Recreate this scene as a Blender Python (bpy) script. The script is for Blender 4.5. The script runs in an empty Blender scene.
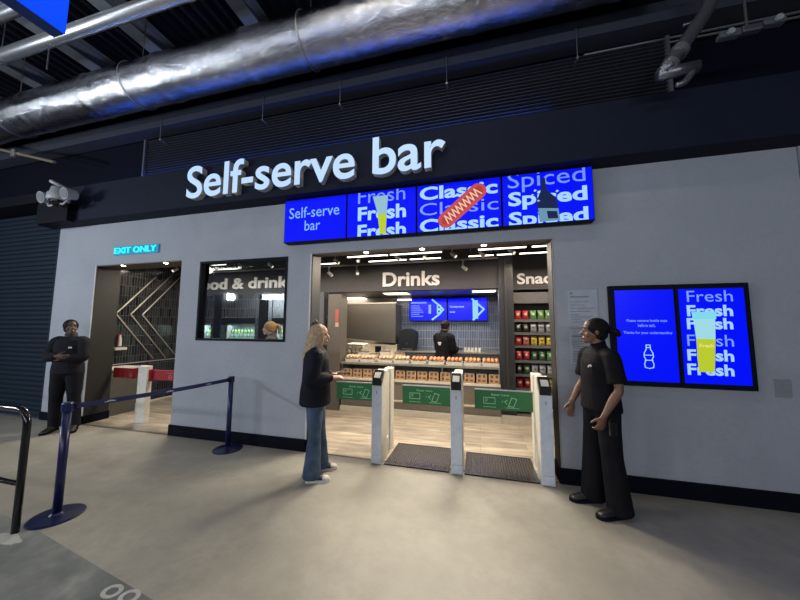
import bpy, bmesh, math, random
from mathutils import Vector, Matrix
random.seed(7)
SC = bpy.context.scene
COL = SC.collection
R = math.radians
PI = math.pi

# ------------------------------------------------------------------ camera
cam = bpy.data.objects.new('camera', bpy.data.cameras.new('camera'))
COL.objects.link(cam)
cam.data.sensor_width = 36.0
cam.data.lens = 36.0 * 300.96 / 800.0
cam.data.clip_start = 0.05
YAW, PITCH, ROLL = 0.254184, 0.089578, 0.0048426
f = Vector((-math.sin(YAW) * math.cos(PITCH), math.cos(YAW) * math.cos(PITCH), math.sin(PITCH)))
r0 = Vector((math.cos(YAW), math.sin(YAW), 0))
u0 = r0.cross(f)
rr = r0 * math.cos(ROLL) + u0 * math.sin(ROLL)
uu = -r0 * math.sin(ROLL) + u0 * math.cos(ROLL)
mw = Matrix((rr, uu, -f)).transposed().to_4x4()
mw.translation = Vector((0, -3.59575, 1.6))
cam.matrix_world = mw
SC.camera = cam

# ------------------------------------------------------------------ world, lights, exposure
SC.view_settings.view_transform = 'Standard'
SC.view_settings.look = 'None'
SC.view_settings.gamma = 1.0
SC.view_settings.use_curve_mapping = False
SC.view_settings.exposure = 0.0
w = bpy.data.worlds.new('world'); SC.world = w; w.use_nodes = True
w.node_tree.nodes['Background'].inputs[0].default_value = (0.42, 0.52, 0.80, 1)
w.node_tree.nodes['Background'].inputs[1].default_value = 0.07


def area(name, loc, size, power, col, rot=(0, 0, 0), spread=180):
    l = bpy.data.lights.new(name, 'AREA'); l.shape = 'RECTANGLE'
    l.size, l.size_y = size; l.energy = power; l.color = col; l.spread = R(spread)
    o = bpy.data.objects.new(name, l); COL.objects.link(o)
    o.location = loc; o.rotation_euler = rot
    return o


# strip lamps of the concourse: overhead ones, and the lit far side of the concourse behind the camera
area('concourse_strip_lamp', (-2.8, -4.4, 5.3), (7.0, 0.25), 14, (1.0, 0.97, 0.90), (R(18), 0, 0))
area('concourse_strip_lamp', (-0.6, -1.9, 5.3), (2.6, 0.2), 22, (1.0, 0.95, 0.84), (0, 0, 0))
for fx, fp in ((-8.5, 105), (-3.0, 125), (2.5, 135)):
    area('far_side_lamp', (fx, -9.5, 3.1), (4.6, 0.30), fp, (0.86, 0.92, 1.0), (R(92), 0, 0))
for fx, fy in ((-9.0, -5.6), (-8.6, -4.0), (-11.0, -5.4)):
    area('side_spot_lamp', (fx, fy, 2.7), (0.2, 0.2), 62, (0.86, 0.93, 1.0), (R(90), 0, R(-48)))
area('added_blue_duct_light', (-2.7, -0.21, 3.955), (7.0, 0.05), 9, (0.04, 0.16, 1.0), (R(203), 0, 0))  # added blue light, tints the foil duct's underside; stands for no known fitting
# the store's outward-tilted spots that light the ground before its two openings
area('store_spill_lamp', (-1.3, 1.25, 2.72), (0.5, 0.2), 30, (1.0, 0.90, 0.72), (R(-42), 0, 0), 120)
area('store_spill_lamp', (-0.2, 1.25, 2.72), (0.5, 0.2), 30, (1.0, 0.90, 0.72), (R(-42), 0, 0), 120)
area('store_spill_lamp', (-5.4, 1.20, 2.74), (0.5, 0.2), 22, (1.0, 0.90, 0.72), (R(-42), 0, 0), 120)
# store lamps
for lx, ly, lp, sx in ((-0.8, 1.0, 48, 2.6), (-2.6, 1.2, 20, 1.4), (-4.6, 1.1, 18, 2.4), (-6.0, 0.9, 8, 1.2), (1.2, 1.6, 26, 1.2)):
    area('store_strip_lamp', (lx, ly, 2.72), (sx, 0.12), lp * 1.3, (1.0, 0.84, 0.64))
area('kitchen_lamp', (-2.4, 2.75, 2.25), (1.4, 0.3), 22, (1.0, 0.86, 0.66))
area('kitchen_lamp', (-0.7, 2.6, 2.25), (1.8, 0.4), 32, (1.0, 0.92, 0.82))
area('added_hood_fill', (-2.5, 3.3, 1.20), (1.1, 0.3), 14, (1.0, 0.86, 0.62))  # added fill that brightens the prep area below the hood, not a real fitting

# ------------------------------------------------------------------ materials
MATS = {}


def mat(name, col=(0.5, 0.5, 0.5), rough=0.6, metal=0.0, emit=None, es=0.0, var=None, bump=None, spec=0.5, alpha=None):
    """var=(scale, col2, detail[, stretch]) colour variation ; bump=(scale, strength[, stretch])"""
    if name in MATS:
        return MATS[name]
    m = bpy.data.materials.new(name); m.use_nodes = True
    nt = m.node_tree; b = nt.nodes['Principled BSDF']
    b.inputs['Base Color'].default_value = (*col, 1)
    b.inputs['Roughness'].default_value = rough
    b.inputs['Metallic'].default_value = metal
    b.inputs['Specular IOR Level'].default_value = spec
    if emit:
        b.inputs['Emission Color'].default_value = (*emit, 1)
        b.inputs['Emission Strength'].default_value = es
    tc = nt.nodes.new('ShaderNodeTexCoord')

    def nz(scale, detail, stretch):
        mp = nt.nodes.new('ShaderNodeMapping'); mp.inputs['Scale'].default_value = stretch
        nt.links.new(tc.outputs['Object'], mp.inputs[0])
        n = nt.nodes.new('ShaderNodeTexNoise'); n.inputs['Scale'].default_value = scale
        n.inputs['Detail'].default_value = detail; n.inputs['Roughness'].default_value = 0.6
        nt.links.new(mp.outputs[0], n.inputs['Vector'])
        return n
    if var is None:
        var = (18.0, tuple(c * 0.88 for c in col), 3)
    n = nz(var[0], var[2], var[3] if len(var) > 3 else (1, 1, 1))
    rp = nt.nodes.new('ShaderNodeValToRGB')
    rp.color_ramp.elements[0].position = 0.35; rp.color_ramp.elements[1].position = 0.65
    rp.color_ramp.elements[0].color = (*col, 1); rp.color_ramp.elements[1].color = (*var[1], 1)
    nt.links.new(n.outputs['Fac'], rp.inputs[0]); nt.links.new(rp.outputs[0], b.inputs['Base Color'])
    if bump:
        n2 = nz(bump[0], 4, bump[2] if len(bump) > 2 else (1, 1, 1))
        bp = nt.nodes.new('ShaderNodeBump'); bp.inputs['Strength'].default_value = bump[1]
        bp.inputs['Distance'].default_value = 0.02
        nt.links.new(n2.outputs['Fac'], bp.inputs['Height']); nt.links.new(bp.outputs[0], b.inputs['Normal'])
    MATS[name] = m
    return m


def brick_mat(name, c1, c2, mortar, bw, rh, ms, rough, axes='XZ', offset=0.0, bump=0.3, noise=None, bias=0.0, spec=0.5):
    m = bpy.data.materials.new(name); m.use_nodes = True
    nt = m.node_tree; b = nt.nodes['Principled BSDF']; b.inputs['Roughness'].default_value = rough
    b.inputs['Specular IOR Level'].default_value = spec
    tc = nt.nodes.new('ShaderNodeTexCoord'); sp = nt.nodes.new('ShaderNodeSeparateXYZ'); cb = nt.nodes.new('ShaderNodeCombineXYZ')
    nt.links.new(tc.outputs['Object'], sp.inputs[0])
    nt.links.new(sp.outputs[axes[0]], cb.inputs[0]); nt.links.new(sp.outputs[axes[1]], cb.inputs[1])
    br = nt.nodes.new('ShaderNodeTexBrick'); br.offset = offset; br.squash = 1
    br.inputs['Scale'].default_value = 1; br.inputs['Brick Width'].default_value = bw; br.inputs['Row Height'].default_value = rh
    br.inputs['Mortar Size'].default_value = ms; br.inputs['Mortar Smooth'].default_value = 0.1; br.inputs['Bias'].default_value = bias
    br.inputs['Color1'].default_value = (*c1, 1); br.inputs['Color2'].default_value = (*c2, 1); br.inputs['Mortar'].default_value = (*mortar, 1)
    nt.links.new(cb.outputs[0], br.inputs['Vector'])
    out = br.outputs['Color']
    if noise:
        mp = nt.nodes.new('ShaderNodeMapping'); mp.inputs['Scale'].default_value = noise[2]
        nt.links.new(tc.outputs['Object'], mp.inputs[0])
        n = nt.nodes.new('ShaderNodeTexNoise'); n.inputs['Scale'].default_value = noise[0]; n.inputs['Detail'].default_value = 5
        nt.links.new(mp.outputs[0], n.inputs['Vector'])
        mx = nt.nodes.new('ShaderNodeMixRGB'); mx.blend_type = 'OVERLAY'; mx.inputs[0].default_value = noise[1]
        nt.links.new(out, mx.inputs[1]); nt.links.new(n.outputs['Fac'], mx.inputs[2]); out = mx.outputs[0]
    nt.links.new(out, b.inputs['Base Color'])
    bp = nt.nodes.new('ShaderNodeBump'); bp.inputs['Strength'].default_value = bump; bp.inputs['Distance'].default_value = 0.004; bp.invert = True
    nt.links.new(br.outputs['Fac'], bp.inputs['Height']); nt.links.new(bp.outputs[0], b.inputs['Normal'])
    return m


def glass_mat(name, tint=(0.9, 0.95, 0.97), gl=0.10):
    m = bpy.data.materials.new(name); m.use_nodes = True; nt = m.node_tree
    nt.nodes.remove(nt.nodes['Principled BSDF'])
    t = nt.nodes.new('ShaderNodeBsdfTransparent'); t.inputs[0].default_value = (*tint, 1)
    g = nt.nodes.new('ShaderNodeBsdfGlossy'); g.inputs['Roughness'].default_value = 0.03
    fr = nt.nodes.new('ShaderNodeFresnel'); fr.inputs[0].default_value = 1.35
    mx = nt.nodes.new('ShaderNodeMixShader')
    nt.links.new(fr.outputs[0], mx.inputs[0]); nt.links.new(t.outputs[0], mx.inputs[1]); nt.links.new(g.outputs[0], mx.inputs[2])
    nt.links.new(mx.outputs[0], nt.nodes['Material Output'].inputs[0])
    return m


def concrete(name, c1, c2, c3, rough, s1=1.1, s2=14.0, bumpst=0.15, spec=0.4):
    m = bpy.data.materials.new(name); m.use_nodes = True; nt = m.node_tree; b = nt.nodes['Principled BSDF']
    b.inputs['Roughness'].default_value = rough; b.inputs['Specular IOR Level'].default_value = spec
    tc = nt.nodes.new('ShaderNodeTexCoord')
    n1 = nt.nodes.new('ShaderNodeTexNoise'); n1.inputs['Scale'].default_value = s1; n1.inputs['Detail'].default_value = 7; n1.inputs['Distortion'].default_value = 0.6
    n2 = nt.nodes.new('ShaderNodeTexNoise'); n2.inputs['Scale'].default_value = s2; n2.inputs['Detail'].default_value = 8; n2.inputs['Roughness'].default_value = 0.7
    nt.links.new(tc.outputs['Object'], n1.inputs['Vector']); nt.links.new(tc.outputs['Object'], n2.inputs['Vector'])
    r1 = nt.nodes.new('ShaderNodeValToRGB'); r1.color_ramp.elements[0].position = 0.35; r1.color_ramp.elements[1].position = 0.68
    r1.color_ramp.elements[0].color = (*c1, 1); r1.color_ramp.elements[1].color = (*c2, 1)
    nt.links.new(n1.outputs['Fac'], r1.inputs[0])
    r2 = nt.nodes.new('ShaderNodeValToRGB'); r2.color_ramp.elements[0].position = 0.42; r2.color_ramp.elements[1].position = 0.72
    r2.color_ramp.elements[0].color = (0, 0, 0, 1); r2.color_ramp.elements[1].color = (0.55, 0.55, 0.55, 1)
    nt.links.new(n2.outputs['Fac'], r2.inputs[0])
    mx = nt.nodes.new('ShaderNodeMixRGB'); nt.links.new(r2.outputs[0], mx.inputs[0]); nt.links.new(r1.outputs[0], mx.inputs[1]); mx.inputs[2].default_value = (*c3, 1)
    nt.links.new(mx.outputs[0], b.inputs['Base Color'])
    bp = nt.nodes.new('ShaderNodeBump'); bp.inputs['Strength'].default_value = bumpst; bp.inputs['Distance'].default_value = 0.01
    nt.links.new(n2.outputs['Fac'], bp.inputs['Height']); nt.links.new(bp.outputs[0], b.inputs['Normal'])
    return m


# ------------------------------------------------------------------ mesh helpers
class MB:
    def __init__(s):
        s.bm = bmesh.new()

    def box(s, x0, x1, y0, y1, z0, z1, bev=0.0):
        b = s.bm if not bev else bmesh.new()
        vs = [b.verts.new((x, y, z)) for z in (z0, z1) for y in (y0, y1) for x in (x0, x1)]
        for q in ((0, 2, 3, 1), (4, 5, 7, 6), (0, 1, 5, 4), (2, 6, 7, 3), (0, 4, 6, 2), (1, 3, 7, 5)):
            b.faces.new([vs[i] for i in q])
        if bev:
            bmesh.ops.bevel(b, geom=list(b.edges), offset=bev, segments=2, affect='EDGES', profile=0.6)
            s.merge(b)
        return s

    def merge(s, b):
        me = bpy.data.meshes.new('tmp'); b.to_mesh(me); b.free(); s.bm.from_mesh(me); bpy.data.meshes.remove(me)

    def rings(s, rs, cap=True):
        prev = None; first = None
        for rg in rs:
            vs = [s.bm.verts.new(p) for p in rg]
            if prev:
                n = len(vs)
                for i in range(n):
                    s.bm.faces.new((prev[i], prev[(i + 1) % n], vs[(i + 1) % n], vs[i]))
            else:
                first = vs
            prev = vs
        if cap:
            s.bm.faces.new(list(reversed(first))); s.bm.faces.new(prev)
        return s

    def tube(s, pts, r, n=12, flat=1.0, up=None, smooth=0, cap=True):
        pts = [Vector(p) for p in pts]
        if not isinstance(r, (list, tuple)):
            r = [r] * len(pts)
        if smooth:
            P = []; Q = []
            for i in range(len(pts) - 1):
                p0 = pts[max(i - 1, 0)]; p1 = pts[i]; p2 = pts[i + 1]; p3 = pts[min(i + 2, len(pts) - 1)]
                for k in range(smooth):
                    t = k / smooth
                    P.append(0.5 * ((2 * p1) + (p2 - p0) * t + (2 * p0 - 5 * p1 + 4 * p2 - p3) * t * t + (-p0 + 3 * p1 - 3 * p2 + p3) * t ** 3))
                    Q.append(r[i] + (r[i + 1] - r[i]) * (t * t * (3 - 2 * t)))
            P.append(pts[-1]); Q.append(r[-1]); pts, r = P, Q
        rs = []; nrm = None
        for i, p in enumerate(pts):
            d = (pts[min(i + 1, len(pts) - 1)] - pts[max(i - 1, 0)]).normalized()
            if nrm is None:
                ref = Vector(up) if up else (Vector((0, 0, 1)) if abs(d.z) < 0.9 else Vector((0, 1, 0)))
                nrm = (ref - d * ref.dot(d)).normalized()
            else:
                nrm = (nrm - d * nrm.dot(d)).normalized()
            bi = d.cross(nrm)
            rs.append([p + (nrm * math.cos(2 * PI * k / n) * flat + bi * math.sin(2 * PI * k / n)) * r[i] for k in range(n)])
        return s.rings(rs, cap)

    def cyl(s, p0, p1, r, r1=None, n=20):
        return s.tube([p0, p1], [r, r if r1 is None else r1], n)

    def sph(s, c, r, u=16, v=10, m=None):
        if not isinstance(r, (list, tuple)):
            r = (r, r, r)
        mt = Matrix.Translation(Vector(c)) @ (m if m is not None else Matrix()) @ Matrix.Diagonal((*r, 1))
        bmesh.ops.create_uvsphere(s.bm, u_segments=u, v_segments=v, radius=1, matrix=mt)
        return s

    def lathe(s, prof, c=(0, 0, 0), n=24):
        c = Vector(c)
        return s.rings([[c + Vector((r * math.cos(2 * PI * k / n), r * math.sin(2 * PI * k / n), z)) for k in range(n)] for r, z in prof])

    def prism(s, poly, y0, y1):
        """polygon in XZ extruded along Y"""
        return s.rings([[Vector((x, y0, z)) for x, z in poly], [Vector((x, y1, z)) for x, z in poly]])

    def prismx(s, poly, x0, x1):
        return s.rings([[Vector((x0, y, z)) for y, z in poly], [Vector((x1, y, z)) for y, z in poly]])

    def build(s, name, m, parent=None, loc=None, smooth=False, rot=None):
        bmesh.ops.recalc_face_normals(s.bm, faces=list(s.bm.faces))
        me = bpy.data.meshes.new(name); s.bm.to_mesh(me); s.bm.free()
        return link(name, me, m, parent, loc, smooth, rot)


def link(name, me, m, parent=None, loc=None, smooth=False, rot=None):
    if smooth:
        me.polygons.foreach_set('use_smooth', [True] * len(me.polygons))
    me.materials.clear(); me.materials.append(m)
    o = bpy.data.objects.new(name, me); COL.objects.link(o)
    if parent: o.parent = parent
    if loc: o.location = loc
    if rot: o.rotation_euler = rot
    return o


def tag(o, label=None, cat=None, group=None, kind=None):
    if label: o['label'] = label
    if cat: o['category'] = cat
    if group: o['group'] = group
    if kind: o['kind'] = kind
    return o


def thing(name, label, cat, loc=(0, 0, 0), rz=0, group=None):
    o = bpy.data.objects.new(name, None); o.empty_display_size = 0.1; COL.objects.link(o)
    o.location = loc; o.rotation_euler = (0, 0, rz)
    return tag(o, label, cat, group)


def struct(o):
    return tag(o, kind='structure')


def copy_tree(o, parent=None):
    c = o.copy(); COL.objects.link(c); c.parent = parent
    for ch in [x for x in CH.get(o.name, [])]:
        CH.setdefault(c.name, []).append(copy_tree(ch, c))
    return c


CH = {}


def reg(root):
    """remember children of root for copy_tree"""
    for o in list(COL.objects):
        if o.parent is not None:
            l = CH.setdefault(o.parent.name, [])
            if o not in l: l.append(o)
    return root


def segs(m, a, b, wd, y0, y1):
    """a stroke in XZ between a and b"""
    a = Vector((a[0], 0, a[1])); b = Vector((b[0], 0, b[1])); d = (b - a).normalized(); n = Vector((-d.z, 0, d.x)) * wd / 2
    a = a - d * wd * 0.3; b = b + d * wd * 0.3
    m.prism([((a + n).x, (a + n).z), ((b + n).x, (b + n).z), ((b - n).x, (b - n).z), ((a - n).x, (a - n).z)], y0, y1)
    return m


def stroke(m, pts, wd, y0, y1, close=False):
    for i in range(len(pts) - 1 + (1 if close else 0)):
        segs(m, pts[i], pts[(i + 1) % len(pts)], wd, y0, y1)
    return m


def text(name, s, m, parent, x0, x1, z0, z1, y, depth=0.0, off=0.0, clip=None, res=3, shear=0.0, bev=0.0):
    """lettering fitted to the rectangle x0..x1, z0..z1, facing -Y, front at y"""
    c = bpy.data.curves.new('t', 'FONT'); c.body = s; c.size = 1; c.offset = off; c.resolution_u = res; c.shear = shear
    c.align_x = 'CENTER'; c.fill_mode = 'BOTH'
    if depth: c.extrude = 0.1
    o = bpy.data.objects.new('t', c); COL.objects.link(o)
    bpy.context.view_layer.update()
    me = bpy.data.meshes.new_from_object(o.evaluated_get(bpy.context.evaluated_depsgraph_get()))
    bpy.data.objects.remove(o); bpy.data.curves.remove(c)
    xs = [v.co.x for v in me.vertices]; ys = [v.co.y for v in me.vertices]
    ax, bx, ay, by = min(xs), max(xs), min(ys), max(ys)
    for v in me.vertices:
        X = x0 + (v.co.x - ax) / (bx - ax) * (x1 - x0); Z = z0 + (v.co.y - ay) / (by - ay) * (z1 - z0)
        Y = y + (depth if v.co.z < 0 else 0.0)
        v.co = (X, Y, Z)
    if clip:
        b = bmesh.new(); b.from_mesh(me)
        for co, no in (((clip[0], 0, 0), (-1, 0, 0)), ((clip[1], 0, 0), (1, 0, 0)), ((0, 0, clip[2]), (0, 0, -1)), ((0, 0, clip[3]), (0, 0, 1))):
            bmesh.ops.bisect_plane(b, geom=list(b.verts) + list(b.edges) + list(b.faces), plane_co=co, plane_no=no, clear_outer=True)
        b.to_mesh(me); b.free()
    me.name = name
    return link(name, me, m, parent)


def remesh(mb, voxel, it=3):
    me = bpy.data.meshes.new('rm'); bmesh.ops.recalc_face_normals(mb.bm, faces=list(mb.bm.faces)); mb.bm.to_mesh(me); mb.bm.free()
    o = bpy.data.objects.new('rm', me); COL.objects.link(o)
    a = o.modifiers.new('r', 'REMESH'); a.mode = 'VOXEL'; a.voxel_size = voxel
    if it:
        b = o.modifiers.new('s', 'SMOOTH'); b.iterations = it; b.factor = 0.5
    bpy.context.view_layer.update()
    out = bpy.data.meshes.new_from_object(o.evaluated_get(bpy.context.evaluated_depsgraph_get()))
    bpy.data.objects.remove(o); bpy.data.meshes.remove(me)
    return out


# ------------------------------------------------------------------ shared materials
WALL = concrete('grey_wall_panel', (0.33, 0.35, 0.40), (0.37, 0.39, 0.44), (0.29, 0.31, 0.36), 0.75, 1.6, 22, 0.08)
FLOOR_OUT = concrete('concourse_screed', (0.255, 0.243, 0.21), (0.33, 0.312, 0.27), (0.20, 0.19, 0.168), 0.5, 1.3, 7, 0.08)
FLOOR_OLD = concrete('old_slab', (0.11, 0.125, 0.12), (0.27, 0.275, 0.265), (0.10, 0.11, 0.115), 0.6, 2.2, 9, 0.2)
BLACK = mat('black_paint', (0.005, 0.006, 0.011), 0.6, spec=0.12)
SKIRT = mat('black_skirting', (0.004, 0.005, 0.011), 0.65, spec=0.08)
FASCIA = mat('fascia_navy', (0.010, 0.014, 0.029), 0.7, spec=0.15)
DARK = mat('dark_grey_panel', (0.055, 0.053, 0.055), 0.5)
BULK = mat('bulkhead_grey', (0.048, 0.044, 0.048), 0.6)
REVEAL = mat('reveal_brown_grey', (0.022, 0.021, 0.020), 0.55, spec=0.3)
ALU = mat('aluminium', (0.55, 0.55, 0.55), 0.35, 0.9)
WHITE = mat('white_metal', (0.62, 0.60, 0.56), 0.4)
WTRIM = mat('pale_trim', (0.70, 0.68, 0.63), 0.4)
FLOOR_IN = brick_mat('store_plank_tiles', (0.42, 0.36, 0.29), (0.27, 0.23, 0.19), (0.22, 0.19, 0.16), 1.2, 0.2, 0.004, 0.28, 'XY', 0.5, 0.15, (2.2, 0.95, (1, 5, 1)))
TILE = brick_mat('vertical_tiles', (0.035, 0.038, 0.048), (0.008, 0.009, 0.013), (0.14, 0.14, 0.15), 0.045, 0.2, 0.0028, 0.22, 'XZ', 0.0, 0.5)
TILE_B = brick_mat('vertical_tiles_kitchen', (0.10, 0.125, 0.19), (0.055, 0.07, 0.115), (0.30, 0.32, 0.38), 0.04, 0.19, 0.004, 0.25, 'XZ', 0.0, 0.5)
TILE_L = brick_mat('vertical_tiles_side', (0.035, 0.038, 0.042), (0.006, 0.007, 0.010), (0.12, 0.12, 0.13), 0.05, 0.2, 0.0028, 0.2, 'YZ', 0.0, 0.5)

# ------------------------------------------------------------------ the setting
H = 3.335
m = MB()
m.box(-7.28, -6.27, 0, 0.35, 0, H); m.box(-6.27, -4.43, 0, 0.35, 2.62, H)
m.box(-4.43, -4.06, 0, 0.12, 0, H); m.box(-4.06, -2.545, 0, 0.12, 0, 1.39); m.box(-4.06, -2.545, 0, 0.12, 2.57, H)
m.box(-2.545, -2.17, 0, 0.22, 0, H); m.box(-2.17, 0.81, 0, 0.15, 2.59, H)
m.box(0.81, 2.97, 0, 0.22, 0, H); m.box(2.98, 6.5, -0.012, 0.22, 0, H)
struct(m.build('wall_front', WALL))
# reveal linings
m = MB()
m.box(-6.285, -6.262, 0.006, 0.35, 0.0, 2.62); m.box(-2.18, -2.162, 0.006, 0.22, 0, 2.59); m.box(0.80, 0.818, 0.006, 0.22, 0, 2.59)
m.box(-4.436, -4.42, 0.006, 0.12, 0, 2.62)
struct(m.build('trim_1', REVEAL))
m = MB(); m.box(-2.162, 0.80, 0.006, 0.15, 2.575, 2.592); m.box(-6.262, -4.436, 0.006, 0.35, 2.605, 2.622)
struct(m.build('trim_2', mat('soffit_brown', (0.13, 0.10, 0.08), 0.55)))
m = MB()
m.box(-6.292, -6.272, -0.006, 0.004, 0.13, 2.62); m.box(-2.192, -2.176, -0.006, 0.004, 0.15, 2.59)
struct(m.build('trim_3', WTRIM))
m = MB(); m.box(0.806, 0.82, -0.006, 0.004, 0.15, 2.59); struct(m.build('trim_4', mat('dull_trim', (0.32, 0.30, 0.27), 0.4)))
# skirting
m = MB(); m.box(-4.43, -2.165, -0.02, 0, 0, 0.15); m.box(-2.18, -2.155, -0.02, 0.22, 0, 0.15); m.box(-4.445, -4.425, -0.02, 0.12, 0, 0.15)
m.box(-6.27, -6.25, -0.02, 0.36, 0, 0.13)
m.box(-7.28, -6.25, -0.02, 0, 0, 0.13); m.box(0.81, 6.5, -0.03, 0, 0, 0.15); m.box(0.79, 0.81, -0.03, 0.22, 0, 0.15)
struct(m.build('baseboard_front', SKIRT))
# concourse floors
m = MB(); m.rings([[Vector((-14, -1.0, z)), Vector((-3.5, -1.857, z)), Vector((-1.9, -2.10, z)), Vector((0.4, -2.42, z)), Vector((9, -3.2, z)), Vector((9, 0.0, z)), Vector((-14, 0.0, z))] for z in (-0.1, 0.0)])
struct(m.build('floor', FLOOR_OUT))
m = MB(); m.rings([[Vector((-14, -1.0, z)), Vector((-14, -9, z)), Vector((9, -9, z)), Vector((9, -3.2, z)), Vector((0.4, -2.42, z)), Vector((-1.9, -2.10, z)), Vector((-3.5, -1.857, z))] for z in (-0.1, -0.0)])
struct(m.build('floor_old_slab', FLOOR_OLD))
m = MB(); m.box(-7.3, 4.0, 0.0, 5.2, -0.1, 0.0)
struct(m.build('floor_store', FLOOR_IN))
m = MB(); m.box(-2.17, 0.8, -0.012, 0.012, 0, 0.003); m.box(-6.25, -4.44, -0.012, 0.012, 0, 0.003)
struct(m.build('trim_5', mat('threshold_strip', (0.12, 0.11, 0.10), 0.4, 0.6)))
# fascia
m = MB(); m.box(-7.42, 9, -0.25, 0.0, H, 3.925)
struct(m.build('wall_fascia', FASCIA))
m = MB(); m.box(-7.2, -6.45, -0.36, -0.25, 3.30, 3.62, 0.01)
struct(m.build('trim_6', BLACK))
m = MB(); m.box(-9.6, -7.42, -0.25, 0.15, 3.75, 3.925)
struct(m.build('trim_7', BLACK))
# dark upper wall
m = MB(); m.box(-14, 9, -0.02, 0.35, 3.925, 6.2)
struct(m.build('wall_upper', mat('upper_wall_black', (0.003, 0.004, 0.011), 0.85, spec=0.1)))
# corrugated roof deck
m = MB(); poly = []
x = -14.0
while x < 9:
    poly += [(x, 6.15), (x + 0.06, 6.15), (x + 0.09, 6.08), (x + 0.15, 6.08), (x + 0.18, 6.15)]; x += 0.18
m.prism([(-14, 6.25)] + poly + [(9, 6.25)], -9, 0.0)
struct(m.build('ceiling', mat('roof_deck_black', (0.012, 0.014, 0.026), 0.8, spec=0.15)))
BEAM = mat('steel_beam_grey', (0.36, 0.39, 0.46), 0.5, 0.3)
for i, bx_ in enumerate((-7.5, -6.05, -4.75, -3.0, -1.4, 0.3, 2.15, 4.2)):
    m = MB(); m.box(bx_ - 0.11, bx_ + 0.11, -9, -0.02, 5.82, 5.84); m.box(bx_ - 0.11, bx_ + 0.11, -9, -0.02, 6.06, 6.08); m.box(bx_ - 0.01, bx_ + 0.01, -9, -0.02, 5.84, 6.06)
    tag(m.build('roof_beam', BEAM), kind='structure')
# roller shutter left
m = MB()
z = 0.0; prof = []
while z < 3.72:
    prof += [(0.13, z), (0.105, z + 0.012), (0.10, z + 0.04), (0.105, z + 0.068), (0.13, z + 0.08)]; z += 0.085
m.prismx([(0.2, 0.0)] + prof + [(0.2, z)], -13.5, -7.34)
SHUT = mat('shutter_slats', (0.014, 0.024, 0.038), 0.6, 0.0, spec=0.15)
sh = thing('roller_shutter', 'dark blue-grey roller shutter closed left of the grey wall', 'shutter', (0, 0, 0))
m.build('slat_curtain', SHUT, sh)
m = MB(); m.box(-7.36, -7.285, 0.02, 0.2, 0, 3.75); m.build('guide_rail', SHUT, sh)
m = MB(); m.box(-13.5, -7.36, 0.06, 0.16, 0, 0.10, 0.008); m.build('bottom_bar', SHUT, sh)
# store shell
m = MB(); m.box(-6.95, -6.8, 0.35, 2.0, 0.0, 3.3)
struct(m.build('wall_left', TILE_L))
m = MB(); m.box(-6.95, -2.96, 2.0, 2.12, 1.66, 2.33); m.box(-5.90, -5.63, 1.985, 2.12, 0, 2.33); m.box(-4.72, -4.3, 1.985, 2.12, 0, 2.33)
struct(m.build('wall_back_tiled', TILE))
m = MB(); m.box(-5.82, -5.64, 1.97, 1.99, 0, 2.30); m.box(-4.62, -4.40, 1.97, 1.99, 0, 2.30); m.box(-5.63, -4.72, 1.99, 2.12, 1.66, 1.78); m.box(-4.3, -3.4, 1.99, 2.12, 1.66, 1.78)
struct(m.build('trim_8', BLACK))
m = MB(); m.box(-6.95, 0.45, 1.99, 2.15, 2.30, 2.80)
struct(m.build('wall_bulkhead', BULK))
m = MB(); m.box(-3.4, -3.02, 1.9, 2.15, 0, 2.30)
struct(m.build('wall_back_pier', mat('inner_grey', (0.09, 0.09, 0.10), 0.5)))
m = MB(); m.box(-2.90, -2.62, 1.86, 2.15, 0, 2.25)
struct(m.build('wall_back_column', mat('column_taupe', (0.12, 0.105, 0.088), 0.5)))
m = MB(); m.box(0.35, 2.1, 1.88, 1.945, 0.0, 0.13); m.box(0.35, 2.1, 1.88, 1.945, 0.24, 0.27)
struct(m.build('baseboard_back', mat('cream_shelf', (0.58, 0.52, 0.43), 0.45)))
m = MB(); m.box(0.36, 0.60, 1.95, 2.2, 0, 3.2); m.box(0.45, 0.50, 1.90, 1.96, 0.28, 2.8)
struct(m.build('wall_back_pillar', mat('pillar_black', (0.022, 0.021, 0.024), 0.45)))
m = MB(); m.box(0.58, 3.9, 2.49, 2.6, 2.32, 3.2); m.box(0.58, 3.9, 2.95, 3.05, 0, 2.4)
struct(m.build('wall_back_snacks', mat('snack_wall', (0.05, 0.048, 0.052), 0.6)))
m = MB(); m.box(3.8, 3.95, 0.35, 3.0, 0, 3.2)
struct(m.build('wall_right', DARK))
m = MB(); m.box(-7.25, 3.95, 0.08, 3.0, 3.2, 3.3); m.box(-6.95, 0.45, 2.0, 2.12, 2.8, 3.2)
struct(m.build('ceiling_store', mat('store_ceiling_black', (0.035, 0.032, 0.034), 0.7)))
m = MB(); m.box(-4.4, 0.6, 2.12, 3.8, 2.34, 2.42)
struct(m.build('ceiling_kitchen', mat('kitchen_ceiling', (0.10, 0.095, 0.095), 0.35)))
m = MB(); m.box(-1.98, 0.6, 3.68, 3.8, 0, 2.34)
struct(m.build('wall_kitchen_tiled', TILE_B))
m = MB(); m.box(-4.4, -1.98, 3.68, 3.8, 0, 2.34)
struct(m.build('wall_kitchen_white', mat('kitchen_white', (0.60, 0.55, 0.46), 0.4)))
m = MB(); m.box(0.45, 0.6, 2.2, 3.68, 0, 2.34); m.box(-4.5, -4.4, 2.12, 3.8, 0, 2.42)
struct(m.build('wall_kitchen_side', mat('kitchen_taupe', (0.20, 0.18, 0.16), 0.5)))
m = MB(); m.box(-6.95, -4.5, 2.62, 2.7, 0, 2.3)
struct(m.build('wall_fridge_recess', BLACK))
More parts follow.
